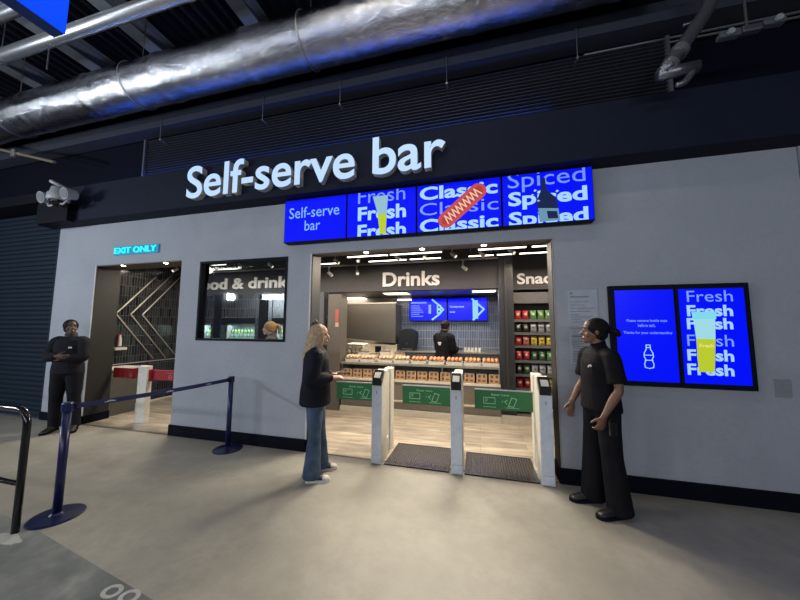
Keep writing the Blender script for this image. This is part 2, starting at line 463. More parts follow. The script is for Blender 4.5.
# low concrete upstand behind the exit reveal
cw = thing('low_partition', 'low grey concrete partition with a white top ledge inside the exit', 'partition', (-6.5, 0.36, 0))
m = MB(); m.box(-0.16, 0.17, 0.005, 0.46, 0, 0.80); m.build('panel', concrete('partition_concrete', (0.075, 0.072, 0.062), (0.11, 0.105, 0.09), (0.055, 0.055, 0.05), 0.4), cw)
m = MB(); m.box(-0.18, 0.19, 0.005, 0.48, 0.80, 0.835, 0.004); m.build('ledge', WHITE, cw)
# window
WG = glass_mat('window_glass')
win = bpy.data.objects.new('window_1', None); COL.objects.link(win); win.location = (-3.3, 0, 1.39); struct(win)
m = MB(); x0, x1, z0, z1 = -0.76, 0.755, 0.0, 1.18
for a in ((x0, x0 + 0.03, z0, z1), (x1 - 0.03, x1, z0, z1), (x0 + 0.03, x1 - 0.03, z1 - 0.03, z1), (x0 + 0.03, x1 - 0.03, z0, z0 + 0.03)):
    m.box(a[0], a[1], -0.012, 0.11, a[2], a[3])
m.build('window_frame', BLACK, win)
m = MB(); m.box(x0 + 0.03, x1 - 0.03, 0.05, 0.056, z0 + 0.03, z1 - 0.03); m.build('window_glass', WG, win)

# ------------------------------------------------------------------ concourse services
FOIL = mat('foil_duct_wrap', (0.62, 0.62, 0.66), 0.13, 1.0, var=(9, (0.40, 0.41, 0.44), 8, (0.6, 1, 1)), bump=(34, 1.0, (0.6, 1, 1)))
for nd in FOIL.node_tree.nodes:
    if nd.type == 'BUMP': nd.inputs['Distance'].default_value = 0.0075
    if nd.type == 'TEX_NOISE' and abs(nd.inputs['Scale'].default_value - 34) < .1:
        nd.inputs['Detail'].default_value = 9; nd.inputs['Roughness'].default_value = 0.62; nd.inputs['Distortion'].default_value = 1.2
d = thing('foil_duct', 'large crinkled silver foil-wrapped round duct crossing above the fascia', 'duct', (0, -0.66, 5.0))
random.seed(3)
m = MB(); rs = []
nx = 300
for i in range(nx + 1):
    x = -14 + 15.75 * i / nx
    fr = (x / 1.35) % 1.0
    band = 0.010 if (fr < 0.03 or fr > 0.97) else 0.0
    rs.append([Vector((x, (0.278 + band + random.uniform(-.0035, .0035)) * math.cos(2 * PI * k / 40), (0.278 + band + random.uniform(-.0035, .0035)) * math.sin(2 * PI * k / 40))) for k in range(40)])
m.rings(rs); m.build('wrapped_pipe', FOIL, d, smooth=True)
for hx in (-7.3, -4.6, -1.9, 1.5):
    m = MB(); m.tube([(hx + 0, 0.29 * math.cos(a * PI / 12), 0.29 * math.sin(a * PI / 12)) for a in range(25)], 0.006, 6); m.cyl((hx, 0.0, 0.29), (hx, 0.0, 1.1), 0.006, n=6)
    m.build('hanger', ALU, d)
PIPE = mat('galvanised_pipe', (0.70, 0.71, 0.74), 0.33, 0.9, bump=(20, 0.1))
p = thing('steel_pipe', 'smooth silver pipe crossing above the foil duct', 'pipe', (0, -1.25, 5.32))
m = MB(); m.cyl((-13, 0, 0), (3, 0, 0), 0.078, n=28); m.build('pipe_run', PIPE, p, smooth=True)
for hx in (-6.4, -3.1, -0.6):
    m = MB(); m.cyl((hx, 0, -0.0), (hx + .07, 0, 0), 0.088, n=28); m.cyl((hx + .035, 0, 0.08), (hx + .035, 0, 0.75), 0.006, n=6); m.build('clamp', ALU, p)
m = MB(); m.cyl((-5.35, 0, -0.07), (-5.35, 0, -0.42), 0.008, n=6); m.build('drop_rod', ALU, p)
p = thing('steel_pipe', 'silver pipe in the topmost left corner above the blue hanging sign', 'pipe', (0, -1.45, 5.62))
m = MB(); m.cyl((-13, 0, 0), (3, 0, 0), 0.07, n=24); m.build('pipe_run', PIPE, p, smooth=True)
m = MB(); m.cyl((-3.5, 0, 0), (-3.44, 0, 0), 0.08, n=24); m.build('clamp', ALU, p)
# flat duct behind the foil duct, with threaded rods
t = thing('flat_duct', 'long dark grey rectangular duct running under the foil duct', 'duct', (0, -0.17, 4.70))
m = MB(); m.box(-10, 6, -0.09, 0.13, -0.01, 0.20, 0.006); m.build('duct_body', mat('flat_duct_grey', (0.040, 0.046, 0.064), 0.6, 0.0, spec=0.25), t)
for hx in (-4.7, -2.85, -1.68, -0.31, 1.07):
    m = MB(); m.cyl((hx, -0.10, 0.10), (hx, -0.10, -0.26), 0.005, n=6); m.box(hx - 0.012, hx + 0.012, -0.11, 0.02, -0.25, -0.24); m.build('threaded_rod', ALU, t)
# louvre grille
lv = thing('louvre_grille', 'wide black horizontal louvre grille above the fascia', 'grille', (0, -0.06, 3.95))
m = MB(); m.box(-5.1, 1.93, -0.06, 0.03, 0.0, 0.6); m.build('grille_back', BLACK, lv)
m = MB()
for k in range(14):
    z = 0.03 + k * 0.042
    m.rings([[Vector((xx, -0.06, z)), Vector((xx, -0.12, z + 0.012)), Vector((xx, -0.12, z + 0.018)), Vector((xx, -0.06, z + 0.008))] for xx in (-5.1, 1.9)])
m.build('blades', mat('louvre_blade', (0.035, 0.04, 0.055), 0.5, 0.3), lv)
m = MB(); m.box(1.9, 1.93, -0.14, 0.0, -0.01, 0.62); m.build('end_frame', mat('louvre_end', (0.16, 0.17, 0.19), 0.4, 0.5), lv)
m = MB(); m.box(-5.13, -5.1, -0.14, 0.0, -0.01, 0.62); m.build('end_frame', mat('louvre_end', (0.16, 0.17, 0.19), 0.4, 0.5), lv)
t = thing('cable_conduit', 'thin pair of grey conduits along the upper wall at right', 'conduit', (0, -0.06, 4.6))
for k in range(2):
    m = MB(); m.cyl((1.2, 0, k * 0.05), (6.5, 0, k * 0.05 + .02), 0.013, n=8); m.build('tube', mat('conduit_grey', (0.14, 0.15, 0.17), 0.4, 0.4), t)
t = thing('ceiling_conduit', 'pale brown conduit poking out at far left below the foil duct', 'conduit', (0, 0, 0))
m = MB(); m.cyl((-8.6, -0.62, 4.80), (-6.49, -0.55, 4.19), 0.022, n=10); m.build('tube', mat('conduit_tan', (0.25, 0.20, 0.14), 0.4, 0.3), t)
m = MB(); m.cyl((-7.42, -0.6, 4.5), (-7.42, -0.6, 4.38), 0.035, n=10); m.build('joint', ALU, t)
# drain pipe at right, foil elbow
t = thing('drain_pipe', 'dull metal pipe slanting down to a short stub at upper right', 'pipe', (1.62, -0.6, 3.85))
GP = mat('dull_galvanised', (0.20, 0.21, 0.24), 0.35, 0.8, bump=(30, 0.2))
m = MB(); m.tube([(0.42, 0, 0.9), (0.40, 0, 0.62), (0.30, 0, 0.42), (0.0, 0, 0.0)], 0.055, 16, smooth=4); m.build('slanted_pipe', GP, t, smooth=True)
m = MB(); m.cyl((-0.03, 0, 0.0), (0.27, 0, 0.02), 0.05, n=16); m.build('stub', GP, t, smooth=True)
m = MB(); m.cyl((0.13, 0, 0.17), (0.16, 0, 0.21), 0.07, n=16); m.cyl((0.055, 0, 0.06), (0.08, 0, 0.095), 0.066, n=16); m.build('collar', ALU, t)
m = MB(); m.tube([(0.24, 0, 0.0), (0.17, 0.0, -0.10), (0.10, 0, -0.12)], [0.03, 0.028, 0.02], 10, smooth=3); m.build('spout', GP, t, smooth=True)
m = MB(); m.tube([(0.20 + 0.17 * math.cos(a), 0.02, 0.62 + 0.17 * math.sin(a)) for a in [R(v) for v in range(-90, 60, 15)]], 0.012, 8); m.build('band', GP, t, smooth=True)
# twin fitting at far right
t = thing('twin_spot_fitting', 'grey twin-headed light fitting hanging at the upper right corner', 'light', (2.27, -0.6, 4.12))
m = MB(); m.tube([(-0.02, 0, 0.9), (-0.02, 0, 0.03)], 0.01, 8); m.build('drop_rod', GP, t)
m = MB(); m.box(-0.07, 0.07, -0.03, 0.03, -0.03, 0.03, 0.012); m.build('hub', GP, t)
for sx in (-1, 1):
    m = MB(); m.box(sx * 0.15 - 0.075, sx * 0.15 + 0.075, -0.03, 0.03, -0.024 + sx * 0.02, 0.024 + sx * 0.02, 0.012); m.build('lamp_head', mat('fitting_grey', (0.09, 0.10, 0.12), 0.4), t)
    m = MB(); m.cyl((sx * 0.16, -0.035, sx * 0.02), (sx * 0.16, -0.055, sx * 0.02), 0.026, n=14); m.build('lens', mat('dull_lens', (0.3, 0.32, 0.35), 0.15), t)
# surveillance camera cluster at left
CW = mat('camera_white', (0.40, 0.41, 0.44), 0.4)
t = thing('security_camera', 'white dome security camera with two side lamps at left end of fascia', 'camera', (-6.40, -0.50, 3.62))
m = MB(); m.lathe([(0.03, 0.16), (0.09, 0.15), (0.105, 0.07), (0.125, 0.05), (0.135, -0.04), (0.12, -0.06)]); m.build('dome_housing', CW, t, smooth=True)
m = MB(); m.sph((0, 0, -0.065), (0.105, 0.105, 0.09), 20, 12); m.build('dome', mat('smoked_dome', (0.01, 0.01, 0.012), 0.08), t, smooth=True)
m = MB(); m.tube([(0, 0.24, 0.15), (-0.01, 0.0, 0.20), (-0.10, -0.06, 0.25)], 0.026, 10, smooth=3); m.build('bracket', CW, t, smooth=True)
for sx in (-1, 1):
    m = MB(); m.tube([(sx * 0.05, 0.0, -0.10), (sx * 0.17, -0.02, -0.13), (sx * 0.27, 0.01, -0.02)], 0.014, 8, smooth=3); m.build('lamp_arm', CW, t, smooth=True)
    m = MB(); m.cyl((sx * 0.27, 0.06, 0.03), (sx * 0.27, -0.08, 0.0), 0.075, 0.09, n=20); h = m.build('lamp_head', CW, t)
    m = MB(); m.cyl((sx * 0.27, -0.081, 0.0), (sx * 0.27, -0.086, -0.001), 0.075, n=20); m.build('lamp_face', mat('lamp_face_grey', (0.22, 0.23, 0.25), 0.3), h)
# hanging blue sign box
BLUE_E = mat('blue_sign_face', (0.0, 0.01, 0.1), 0.6, spec=0.1, emit=(0.0, 0.065, 0.95), es=1.0, var=(1, (0.0, 0.02, 0.3), 1))
t = thing('hanging_sign', 'blue illuminated sign box hanging at top left', 'sign', (-2.58, -2.7, 3.5))
m = MB(); m.box(-0.11, -0.012, -0.75, 0.30, 0, 0.8); m.build('sign_case', mat('sign_case_blue', (0.0, 0.03, 0.22), 0.4), t)
m = MB(); m.box(-0.012, 0.0, -0.75, 0.30, 0, 0.8); m.build('sign_face', BLUE_E, t)
for yy in (-0.5, 0.1):
    m = MB(); m.cyl((-0.05, yy, 0.8), (-0.05, yy, 2.3), 0.005, n=6); m.build('wire', ALU, t)

# ------------------------------------------------------------------ fascia lettering
LIT = mat('lit_letter_face', (0.25, 0.28, 0.34), 0.5, emit=(0.42, 0.62, 0.90), es=0.92, var=(1, (0.25, 0.28, 0.34), 1))
t = thing('fascia_sign', 'large white raised letters reading Self-serve bar on dark fascia', 'sign', (0, 0, 0))
text('letter_sides', 'Self-serve bar', mat('letter_return', (0.50, 0.50, 0.52), 0.45), t, -4.03, -0.325, 3.41, 3.89, -0.33, 0.08, 0.014, res=6)
text('letter_faces', 'Self-serve bar', LIT, t, -4.03, -0.325, 3.41, 3.89, -0.334, 0.003, 0.014, res=6)
CY = mat('cyan_neon', (0.0, 0.3, 0.4), 0.4, emit=(0.02, 0.88, 1.0), es=1.0, var=(1, (0, .3, .4), 1))
t = thing('exit_sign', 'small cyan glowing sign reading EXIT ONLY over the exit doorway', 'sign', (0, 0, 0))
text('letters', 'EXIT ONLY', CY, t, -5.83, -4.93, 2.785, 2.885, -0.045, 0.02, 0.004)
m = MB(); m.box(-5.86, -4.90, -0.022, -0.002, 2.765, 2.905); m.build('backing_panel', mat('cyan_backing', (0.0, 0.18, 0.30), 0.4, emit=(0.0, 0.22, 0.42), es=0.35, var=(1, (0, .18, .3), 1)), t)
l = bpy.data.lights.new('exit_halo', 'AREA'); l.shape = 'RECTANGLE'; l.size = 0.95; l.size_y = 0.12; l.energy = 1.6; l.color = (0.1, 0.45, 1.0)
lo = bpy.data.objects.new('exit_halo', l); COL.objects.link(lo); lo.location = (-5.38, -0.05, 2.84); lo.rotation_euler = (R(-90), 0, 0)
lo.location = (-5.38, -0.10, 2.84)

# ------------------------------------------------------------------ banner screens
SBLUE = mat('screen_blue', (0.0, 0.0, 0.03), 0.3, spec=0.2, emit=(0.0, 0.005, 0.93), es=1.0, var=(1, (0, 0, 0.05), 1))
TB = mat('screen_text_bright', (0.1, 0.2, 0.3), 0.4, emit=(0.36, 0.60, 1.0), es=0.95, var=(1, (0.1, 0.2, 0.3), 1))
TD = mat('screen_text_thin', (0.1, 0.2, 0.3), 0.4, emit=(0.14, 0.22, 0.98), es=0.95, var=(1, (0.1, 0.2, 0.3), 1))
def em(name, c, s=0.9):
    return mat(name, tuple(v * 0.2 for v in c), 0.4, emit=c, es=s, var=(1, tuple(v * 0.2 for v in c), 1), spec=0.1)
EDGES = [-2.54, -1.616, -0.70, 0.282, 1.205]
labels = ['wide blue screen reading Self-serve bar, leftmost over the main opening', 'wide blue screen with Fresh lettering and a beer cup over the main opening',
          'wide blue screen with Classic lettering and a hot dog over the main opening', 'wide blue screen with Spiced lettering and a dark bottle over the main opening']
ZB, ZT, YF = 2.735, 3.305, -0.13
for i in range(4):
    a, b = EDGES[i] + 0.004, EDGES[i + 1] - 0.004
    t = thing('banner_screen', labels[i], 'screen', (0, 0, 0), group='banner screens over the opening')
    m = MB(); m.box(a, b, -0.125, -0.02, ZB - 0.012, ZT + 0.012, 0.004); m.build('casing', BLACK, t)
    m = MB(); m.box(a + 0.008, b - 0.008, YF, -0.124, ZB, ZT); m.build('display_panel', SBLUE, t)
    cl = (a + 0.01, b - 0.01, ZB, ZT)
    y = YF - 0.002
    if i == 0:
        text('lettering', 'Self-serve', em('banner_soft_text', (0.22, 0.46, 1.0)), t, -2.46, -1.72, 3.05, 3.20, y, off=0.004)
        text('lettering', 'bar', em('banner_soft_text', (0.22, 0.46, 1.0)), t, -2.22, -1.99, 2.87, 3.01, y, off=0.004)
    if i == 1:
        text('lettering', 'Fresh', TD, t, -1.46, -0.84, 3.16, 3.34, y, clip=cl)
        text('lettering', 'Fresh', TB, t, -1.46, -0.83, 2.935, 3.115, y, off=0.03)
        text('lettering', 'Fresh', TB, t, -1.46, -0.83, 2.70, 2.885, y, off=0.03, clip=cl)
        m = MB(); m.prism([(-1.26, 3.24), (-1.06, 3.235), (-1.075, 3.0), (-1.19, 3.0)], y - 0.004, y - 0.002); m.build('cup_picture', em('cup_foam', (0.30, 0.52, 0.62)), t)
        m = MB(); m.prism([(-1.195, 3.0), (-1.075, 3.0), (-1.085, 2.745), (-1.16, 2.745)], y - 0.004, y - 0.002); m.build('beer_picture', em('cup_beer', (0.50, 0.62, 0.03)), t)
    if i == 2:
        text('lettering', 'Classic', TB, t, -0.66, 0.24, 3.12, 3.285, y, off=0.03)
        text('lettering', 'Classic', TD, t, -0.66, 0.245, 2.93, 3.08, y)
        text('lettering', 'Classic', TB, t, -0.66, 0.24, 2.72, 2.885, y, off=0.03, clip=cl)
        c = Vector((-0.16, 3.01)); dr = Vector((0.74, 0.63)).normalized(); nn = Vector((-dr.y, dr.x))

        def cap(L, W, o=0.0, n=10):
            P = []
            for k in range(n + 1):
                a2 = -PI / 2 + PI * k / n; q = c + nn * o + dr * (L + W * math.cos(a2)) + nn * W * math.sin(a2); P.append((q.x, q.y))
            for k in range(n + 1):
                a2 = PI / 2 + PI * k / n; q = c + nn * o + dr * (-L + W * math.cos(a2)) + nn * W * math.sin(a2); P.append((q.x, q.y))
            return P
        m = MB(); m.prism(cap(0.24, 0.095), y - 0.004, y - 0.002); m.build('bun_picture', em('bun_red', (0.55, 0.08, 0.09)), t)
        m = MB(); m.prism(cap(0.25, 0.05), y - 0.006, y - 0.004); m.build('sausage_picture', em('sausage', (0.45, 0.05, 0.03)), t)
        m = MB(); P = []
        for k in range(19):
            q = c + dr * (-0.25 + 0.5 * k / 18) + nn * (0.05 if k % 2 else -0.05); P.append((q.x, q.y))
        stroke(m, P, 0.014, y - 0.008, y - 0.006); m.build('mustard_picture', em('mustard', (0.85, 0.55, 0.45)), t)
    if i == 3:
        text('lettering', 'Spiced', TD, t, 0.35, 1.13, 3.10, 3.335, y, clip=cl)
        text('lettering', 'Spiced', TB, t, 0.35, 1.14, 2.90, 3.11, y, off=0.03)
        text('lettering', 'Spiced', TB, t, 0.35, 1.14, 2.67, 2.88, y, off=0.03, clip=cl)
        m = MB(); m.prism([(0.70, 3.24), (0.735, 3.24), (0.745, 3.10), (0.84, 3.0), (0.87, 2.75), (0.67, 2.745), (0.64, 2.98), (0.69, 3.10)], y - 0.004, y - 0.002); m.build('bottle_picture', em('bottle_dark', (0.01, 0.02, 0.07)), t)
        m = MB(); m.prism([(0.655, 2.90), (0.855, 2.88), (0.868, 2.75), (0.672, 2.745)], y - 0.006, y - 0.004); m.build('label_picture', em('bottle_label', (0.15, 0.30, 0.42)), t)
        m = MB(); m.prism([(0.74, 2.86), (0.84, 2.85), (0.85, 2.77), (0.75, 2.775)], y - 0.008, y - 0.006); m.build('label_mark', em('bottle_dark', (0.01, 0.02, 0.07)), t)
        m = MB()
        for q in ((0.60, 3.05), (0.63, 3.10), (0.85, 3.07), (0.88, 3.03), (0.66, 2.98)):
            m.prism([(q[0] - .015, q[1]), (q[0], q[1] - .01), (q[0] + .02, q[1] + .005), (q[0], q[1] + .018)], y - 0.004, y - 0.002)
        m.build('splash_picture', em('splash', (0.45, 0.62, 0.8)), t)

# ------------------------------------------------------------------ wall display at right (twin portrait screens)
for i, (a, b) in enumerate(((1.318, 1.885), (1.889, 2.468))):
    t = thing('portrait_screen', ['portrait blue wall screen with an outlined bottle and small notice text', 'portrait blue wall screen with repeated Fresh lettering and a beer cup'][i], 'screen')
    m = MB(); m.box(a, b, -0.055, -0.002, 1.03, 2.035, 0.004); m.build('casing', BLACK, t)
    xa, xb = (a + 0.045, b - 0.018) if i == 0 else (a + 0.022, b - 0.045)
    m = MB(); m.box(xa, xb, -0.06, -0.054, 1.078, 1.985); m.build('display_panel', SBLUE, t)
    y = -0.062
    if i == 0:
        text('notice_text', 'Please remove bottle tops', TD, t, 1.455, 1.80, 1.655, 1.69, y, off=0.02)
        text('notice_text', 'before exit.', TD, t, 1.55, 1.70, 1.612, 1.645, y, off=0.02)
        text('notice_text', 'Thanks for your understanding', TD, t, 1.42, 1.835, 1.535, 1.57, y, off=0.02)
        m = MB(); bo = [(1.608, 1.435), (1.642, 1.435), (1.642, 1.395), (1.662, 1.355), (1.664, 1.32), (1.650, 1.29), (1.664, 1.25), (1.660, 1.215), (1.625, 1.205), (1.590, 1.215), (1.586, 1.25), (1.600, 1.29), (1.586, 1.32), (1.588, 1.355), (1.608, 1.395)]
        stroke(m, bo, 0.008, y - 0.002, y, True); segs(m, (1.608, 1.41), (1.642, 1.41), .008, y - 0.002, y); segs(m, (1.588, 1.335), (1.662, 1.335), .008, y - 0.002, y); segs(m, (1.592, 1.285), (1.658, 1.285), .008, y - 0.002, y)
        m.build('bottle_outline', TB, t)
    else:
        for k, (zt, bold) in enumerate(((1.965, 0), (1.825, 1), (1.70, 1), (1.54, 0), (1.40, 1), (1.265, 1))):
            text('lettering', 'Fresh', TB if bold else em('fresh_soft', (0.20, 0.36, 1.0)), t, 1.975 - .008 * k, 2.335 - .008 * k, zt - 0.108, zt, y, off=0.030 if bold else 0.0)
        m = MB(); m.prism([(2.01, 1.725), (2.185, 1.725), (2.172, 1.50), (2.022, 1.50)], y - 0.004, y - 0.002); m.build('foam_picture', em('cup_foam2', (0.36, 0.72, 0.80)), t)
        m = MB(); m.prism([(2.022, 1.50), (2.172, 1.50), (2.145, 1.19), (2.02, 1.19)], y - 0.004, y - 0.002); m.build('beer_picture', em('cup_beer', (0.50, 0.62, 0.03)), t)
        m = MB(); m.prism([(2.0, 1.76), (2.194, 1.76), (2.190, 1.69), (2.006, 1.69)], y - 0.006, y - 0.004); m.build('lid_picture', em('cup_lid', (0.22, 0.72, 0.85)), t)
        text('cup_mark', 'Fresh', em('cup_mark', (0.85, 0.75, 0.2)), t, 2.04, 2.155, 1.42, 1.455, y - 0.006, off=0.03)

# notices on the wall
PAPER = mat('pale_notice', (0.40, 0.44, 0.50), 0.6)
INK = mat('notice_ink', (0.20, 0.23, 0.29), 0.7)
for i, (z0, z1, a) in enumerate(((1.60, 2.005, 0.94), (1.16, 1.585, 0.945))):
    t = thing('wall_notice', ['pale printed notice fixed to wall, upper of two beside the screens', 'pale printed notice fixed to wall, lower of two behind the staff member'][i], 'notice', (0, 0, 0), group='printed notices on the wall')
    m = MB(); m.box(a, a + 0.285, -0.008, -0.0005, z0, z1, 0.002); m.build('sheet', PAPER, t)
    m = MB(); random.seed(5 + i)
    z = z1 - 0.08
    m.box(a + 0.02, a + 0.20, -0.010, -0.0082, z, z + 0.014)
    z -= 0.05
    while z > z0 + 0.04:
        m.box(a + 0.02, a + random.uniform(0.1, 0.26), -0.010, -0.0082, z, z + 0.006); z -= random.choice((0.018, 0.018, 0.034))
    if i == 0: m.cyl((a + 0.035, -0.0082, z1 - 0.035), (a + 0.035, -0.010, z1 - 0.035), 0.014, n=16)
    m.build('print', INK, t)
# small plaque traces
t = tag(MB().box(2.62, 2.74, -0.006, -0.0005, 0.98, 1.14, 0.002).build('wall_plate', mat('wall_plate_grey', (0.27, 0.28, 0.31), 0.7)), 'small faint grey plate on wall below the portrait screens', 'plate')

# ------------------------------------------------------------------ turnstiles
TW = mat('gate_cream', (0.69, 0.66, 0.59), 0.38)
TF = mat('gate_front_blue_grey', (0.58, 0.63, 0.72), 0.35)
RD = mat('reader_black', (0.012, 0.012, 0.014), 0.25)
READ = mat('reader_screen', (0.5, 0.5, 0.48), 0.2)
glab = ['white gate pedestal with tilted card reader, nearest the woman in jeans', 'white gate pedestal with card reader standing between the two ribbed mats', 'white gate pedestal with card reader beside the right edge of the opening']
for i, (gx, gy) in enumerate(((-1.19, -0.09), (-0.255, -0.10), (0.662, -0.105))):
    t = thing('gate_pedestal', glab[i], 'turnstile', (gx, gy, 0), group='entry gate pedestals')
    m = MB(); m.prismx([(0.0, 0.0), (0.28, 0.0), (0.26, 1.06), (0.12, 1.06), (0.0, 0.90)], -0.064, 0.064)
    m.build('body', TW, t)
    m = MB(); m.box(-0.060, 0.060, -0.012, -0.0005, 0.10, 0.885, 0.003); m.box(-0.062, 0.062, -0.018, -0.0005, 0.012, 0.098, 0.003); m.build('front_cover', TF, t)
    m = MB(); m.box(-0.052, 0.052, 0.42, 0.58, 0, 1.05, 0.01); m.box(-0.03, 0.03, 0.27, 0.43, 0.02, 1.0); m.build('rear_post', TW, t)
    m = MB(); m.prismx([(-0.014, 0.90), (-0.014, 0.98), (0.085, 1.075), (0.125, 1.066), (0.004, 0.90)], -0.056, 0.056); rd = m.build('card_reader', RD, t)
    m = MB(); m.prismx([(-0.010, 0.990), (0.048, 1.046), (0.046, 1.050), (-0.013, 0.994)], -0.038, 0.038); m.build('reader_screen', READ, rd)
    m = MB(); m.box(-0.006, 0.006, -0.0135, -0.0115, 0.80, 0.84); m.build('small_mark', mat('mark_grey', (0.3, 0.32, 0.36), 0.5), t)
    m = MB(); m.sph((0.0685, 0.22, 0.24), (0.006, 0.02, 0.02), 10, 6); m.build('side_sensor', em('sensor_glow', (1.0, 0.9, 0.7)), t)

GREEN = mat('gate_panel_green', (0.025, 0.16, 0.055), 0.35)
GTXT = mat('gate_panel_print', (0.30, 0.62, 0.36), 0.5)
flab = ['green gate flap with payment symbols, partly behind the hand of the woman in jeans', 'green gate flap with payment symbols between the left and middle pedestals', 'green gate flap with payment symbols between the middle and right pedestals']
for i, (a, b) in enumerate(((-1.90, -1.25), (-0.965, -0.325), (-0.06, 0.60))):
    W = b - a
    t = thing('gate_flap', flab[i], 'gate', (a, 0.28, 0.62), group='green entry flaps')
    m = MB(); m.box(0, W, -0.008, 0.008, 0, 0.225, 0.003); m.build('panel', GREEN, t)
    cx_ = W * 0.45
    text('lettering', 'Enter here', GTXT, t, cx_ - 0.10, cx_ + 0.10, 0.165, 0.19, -0.0105, off=0.02)
    m = MB(); stroke(m, [(cx_ - 0.19, 0.07), (cx_ - 0.06, 0.07), (cx_ - 0.06, 0.14), (cx_ - 0.19, 0.14)], 0.008, -0.0105, -0.0085, True)
    segs(m, (cx_ - 0.17, 0.12), (cx_ - 0.145, 0.12), 0.008, -0.0105, -0.0085); segs(m, (cx_ - 0.17, 0.10), (cx_ - 0.15, 0.10), 0.008, -0.0105, -0.0085)
    m.build('card_symbol', GTXT, t)
    m = MB(); a0 = cx_ + 0.13; stroke(m, [(a0 - 0.04, 0.05), (a0 + 0.02, 0.045), (a0 + 0.055, 0.135), (a0 + 0.0, 0.15)], 0.009, -0.0105, -0.0085, True)
    stroke(m, [(a0 - 0.05, 0.12), (a0 - 0.08, 0.10), (a0 - 0.055, 0.075)], 0.008, -0.0105, -0.0085); segs(m, (a0 - 0.10, 0.11), (a0 - 0.11, 0.09), .006, -0.0105, -0.0085)
    m.build('phone_symbol', GTXT, t)
    m = MB(); m.box(cx_ - 0.20, cx_ - 0.05, -0.0105, -0.0085, 0.028, 0.034); m.build('small_print', GTXT, t)
    m = MB(); m.box(cx_ + 0.06, cx_ + 0.21, -0.0105, -0.0085, 0.028, 0.034); m.build('small_print', GTXT, t)
    m = MB(); m.box(0.0, W + 0.01, -0.010, 0.010, 0.225, 0.237); m.build('top_rail', ALU, t)

# ribbed mats
MATM = mat('ribbed_aluminium_mat', (0.20, 0.185, 0.19), 0.26, 0.8)
for i, (a, b, yb) in enumerate(((-1.09, -0.345, 0.56), (-0.175, 0.585, 0.50))):
    t = thing('entrance_mat', ['dark ribbed metal mat between the left and middle gate pedestals', 'dark ribbed metal mat between the middle and right gate pedestals'][i], 'mat', (a, -0.09, 0.0), group='ribbed mats in the gates')
    W = b - a; D = yb + 0.09
    m = MB(); m.box(0, W, 0, D, 0.001, 0.010); m.build('base', mat('mat_base', (0.03, 0.03, 0.032), 0.5), t)
    m = MB(); n = 26
    for k in range(n):
        xx = 0.012 + (W - 0.024) * (k + 0.5) / n
        m.box(xx - 0.009, xx + 0.009, 0.015, D - 0.015, 0.010, 0.016)
    m.build('ribs', MATM, t)
    m = MB(); m.box(0, W, 0, 0.012, 0.001, 0.017); m.box(0, W, D - 0.012, D, 0.001, 0.017); m.box(0, 0.012, 0.012, D - 0.012, 0.001, 0.017); m.box(W - 0.012, W, 0.012, D - 0.012, 0.001, 0.017)
    m.build('edge_frame', MATM, t)

# exit gate
RED = mat('exit_flap_red', (0.30, 0.015, 0.025), 0.4)
PK = mat('exit_flap_print', (0.62, 0.25, 0.25), 0.5)
t = thing('exit_gate_post', 'white gate post standing alone in the exit doorway', 'turnstile', (-5.42, 0.30, 0))
m = MB(); m.box(-0.115, 0.085, -0.03, 0.06, 0, 0.93, 0.01); m.build('body', TW, t)
for hx0 in (0.0855, -0.135):
    m = MB(); m.box(hx0, hx0 + 0.019, 0.0, 0.075, 0.68, 0.87); m.build('hinge', RED, t)
for i, (a, b) in enumerate(((-6.22, -5.56), (-5.315, -4.70))):
    t = thing('exit_flap', ['red exit gate flap left of the white exit post', 'red exit gate flap right of the white exit post'][i], 'gate', (a, 0.36, 0.70), group='red exit flaps')
    m = MB(); m.box(0, b - a, -0.012, 0.012, 0, 0.165, 0.004); m.build('panel', RED, t)
    c_ = (b - a) * 0.62
    m = MB(); stroke(m, [(c_ + 0.032 * math.cos(q * PI / 6), 0.055 + 0.032 * math.sin(q * PI / 6)) for q in range(12)], 0.011, -0.0145, -0.0125, True); m.box(c_ - 0.02, c_ + 0.02, -0.0145, -0.0125, 0.050, 0.060)
    m.build('no_entry_symbol', PK, t)
    text('lettering', 'No entry', PK, t, c_ - 0.06, c_ + 0.06, 0.11, 0.13, -0.0145, off=0.02)

# ------------------------------------------------------------------ stanchions, belt, rail
NAVY = mat('navy_post', (0.008, 0.012, 0.075), 0.3)
NAVYB = mat('navy_base', (0.010, 0.014, 0.06), 0.28)
for i, (sx_, sy_) in enumerate(((-3.463, -1.72), (-3.20, -0.20))):
    t = thing('belt_post', ['navy retractable belt post on a round base, nearer the camera', 'navy retractable belt post standing against the grey wall under the window'][i], 'barrier post', (sx_, sy_, 0), group='belt barrier posts')
    m = MB(); m.lathe([(0.175, 0.0), (0.175, 0.008), (0.165, 0.014), (0.05, 0.022), (0.036, 0.035)], n=40); m.build('base', NAVYB, t, smooth=False)
    m = MB(); m.cyl((0, 0, 0.02), (0, 0, 0.88), 0.030, n=24); m.build('post', NAVY, t, smooth=True)
    m = MB(); m.lathe([(0.030, 0.855), (0.040, 0.862), (0.040, 0.925), (0.036, 0.935), (0.0105, 0.938)]); m.build('belt_head', NAVY, t, smooth=False)
    m = MB(); m.box(-0.03, 0.03, -0.046 if i else 0.030, -0.036 if i else 0.046, 0.872, 0.918); m.build('belt_slot', BLACK, t)
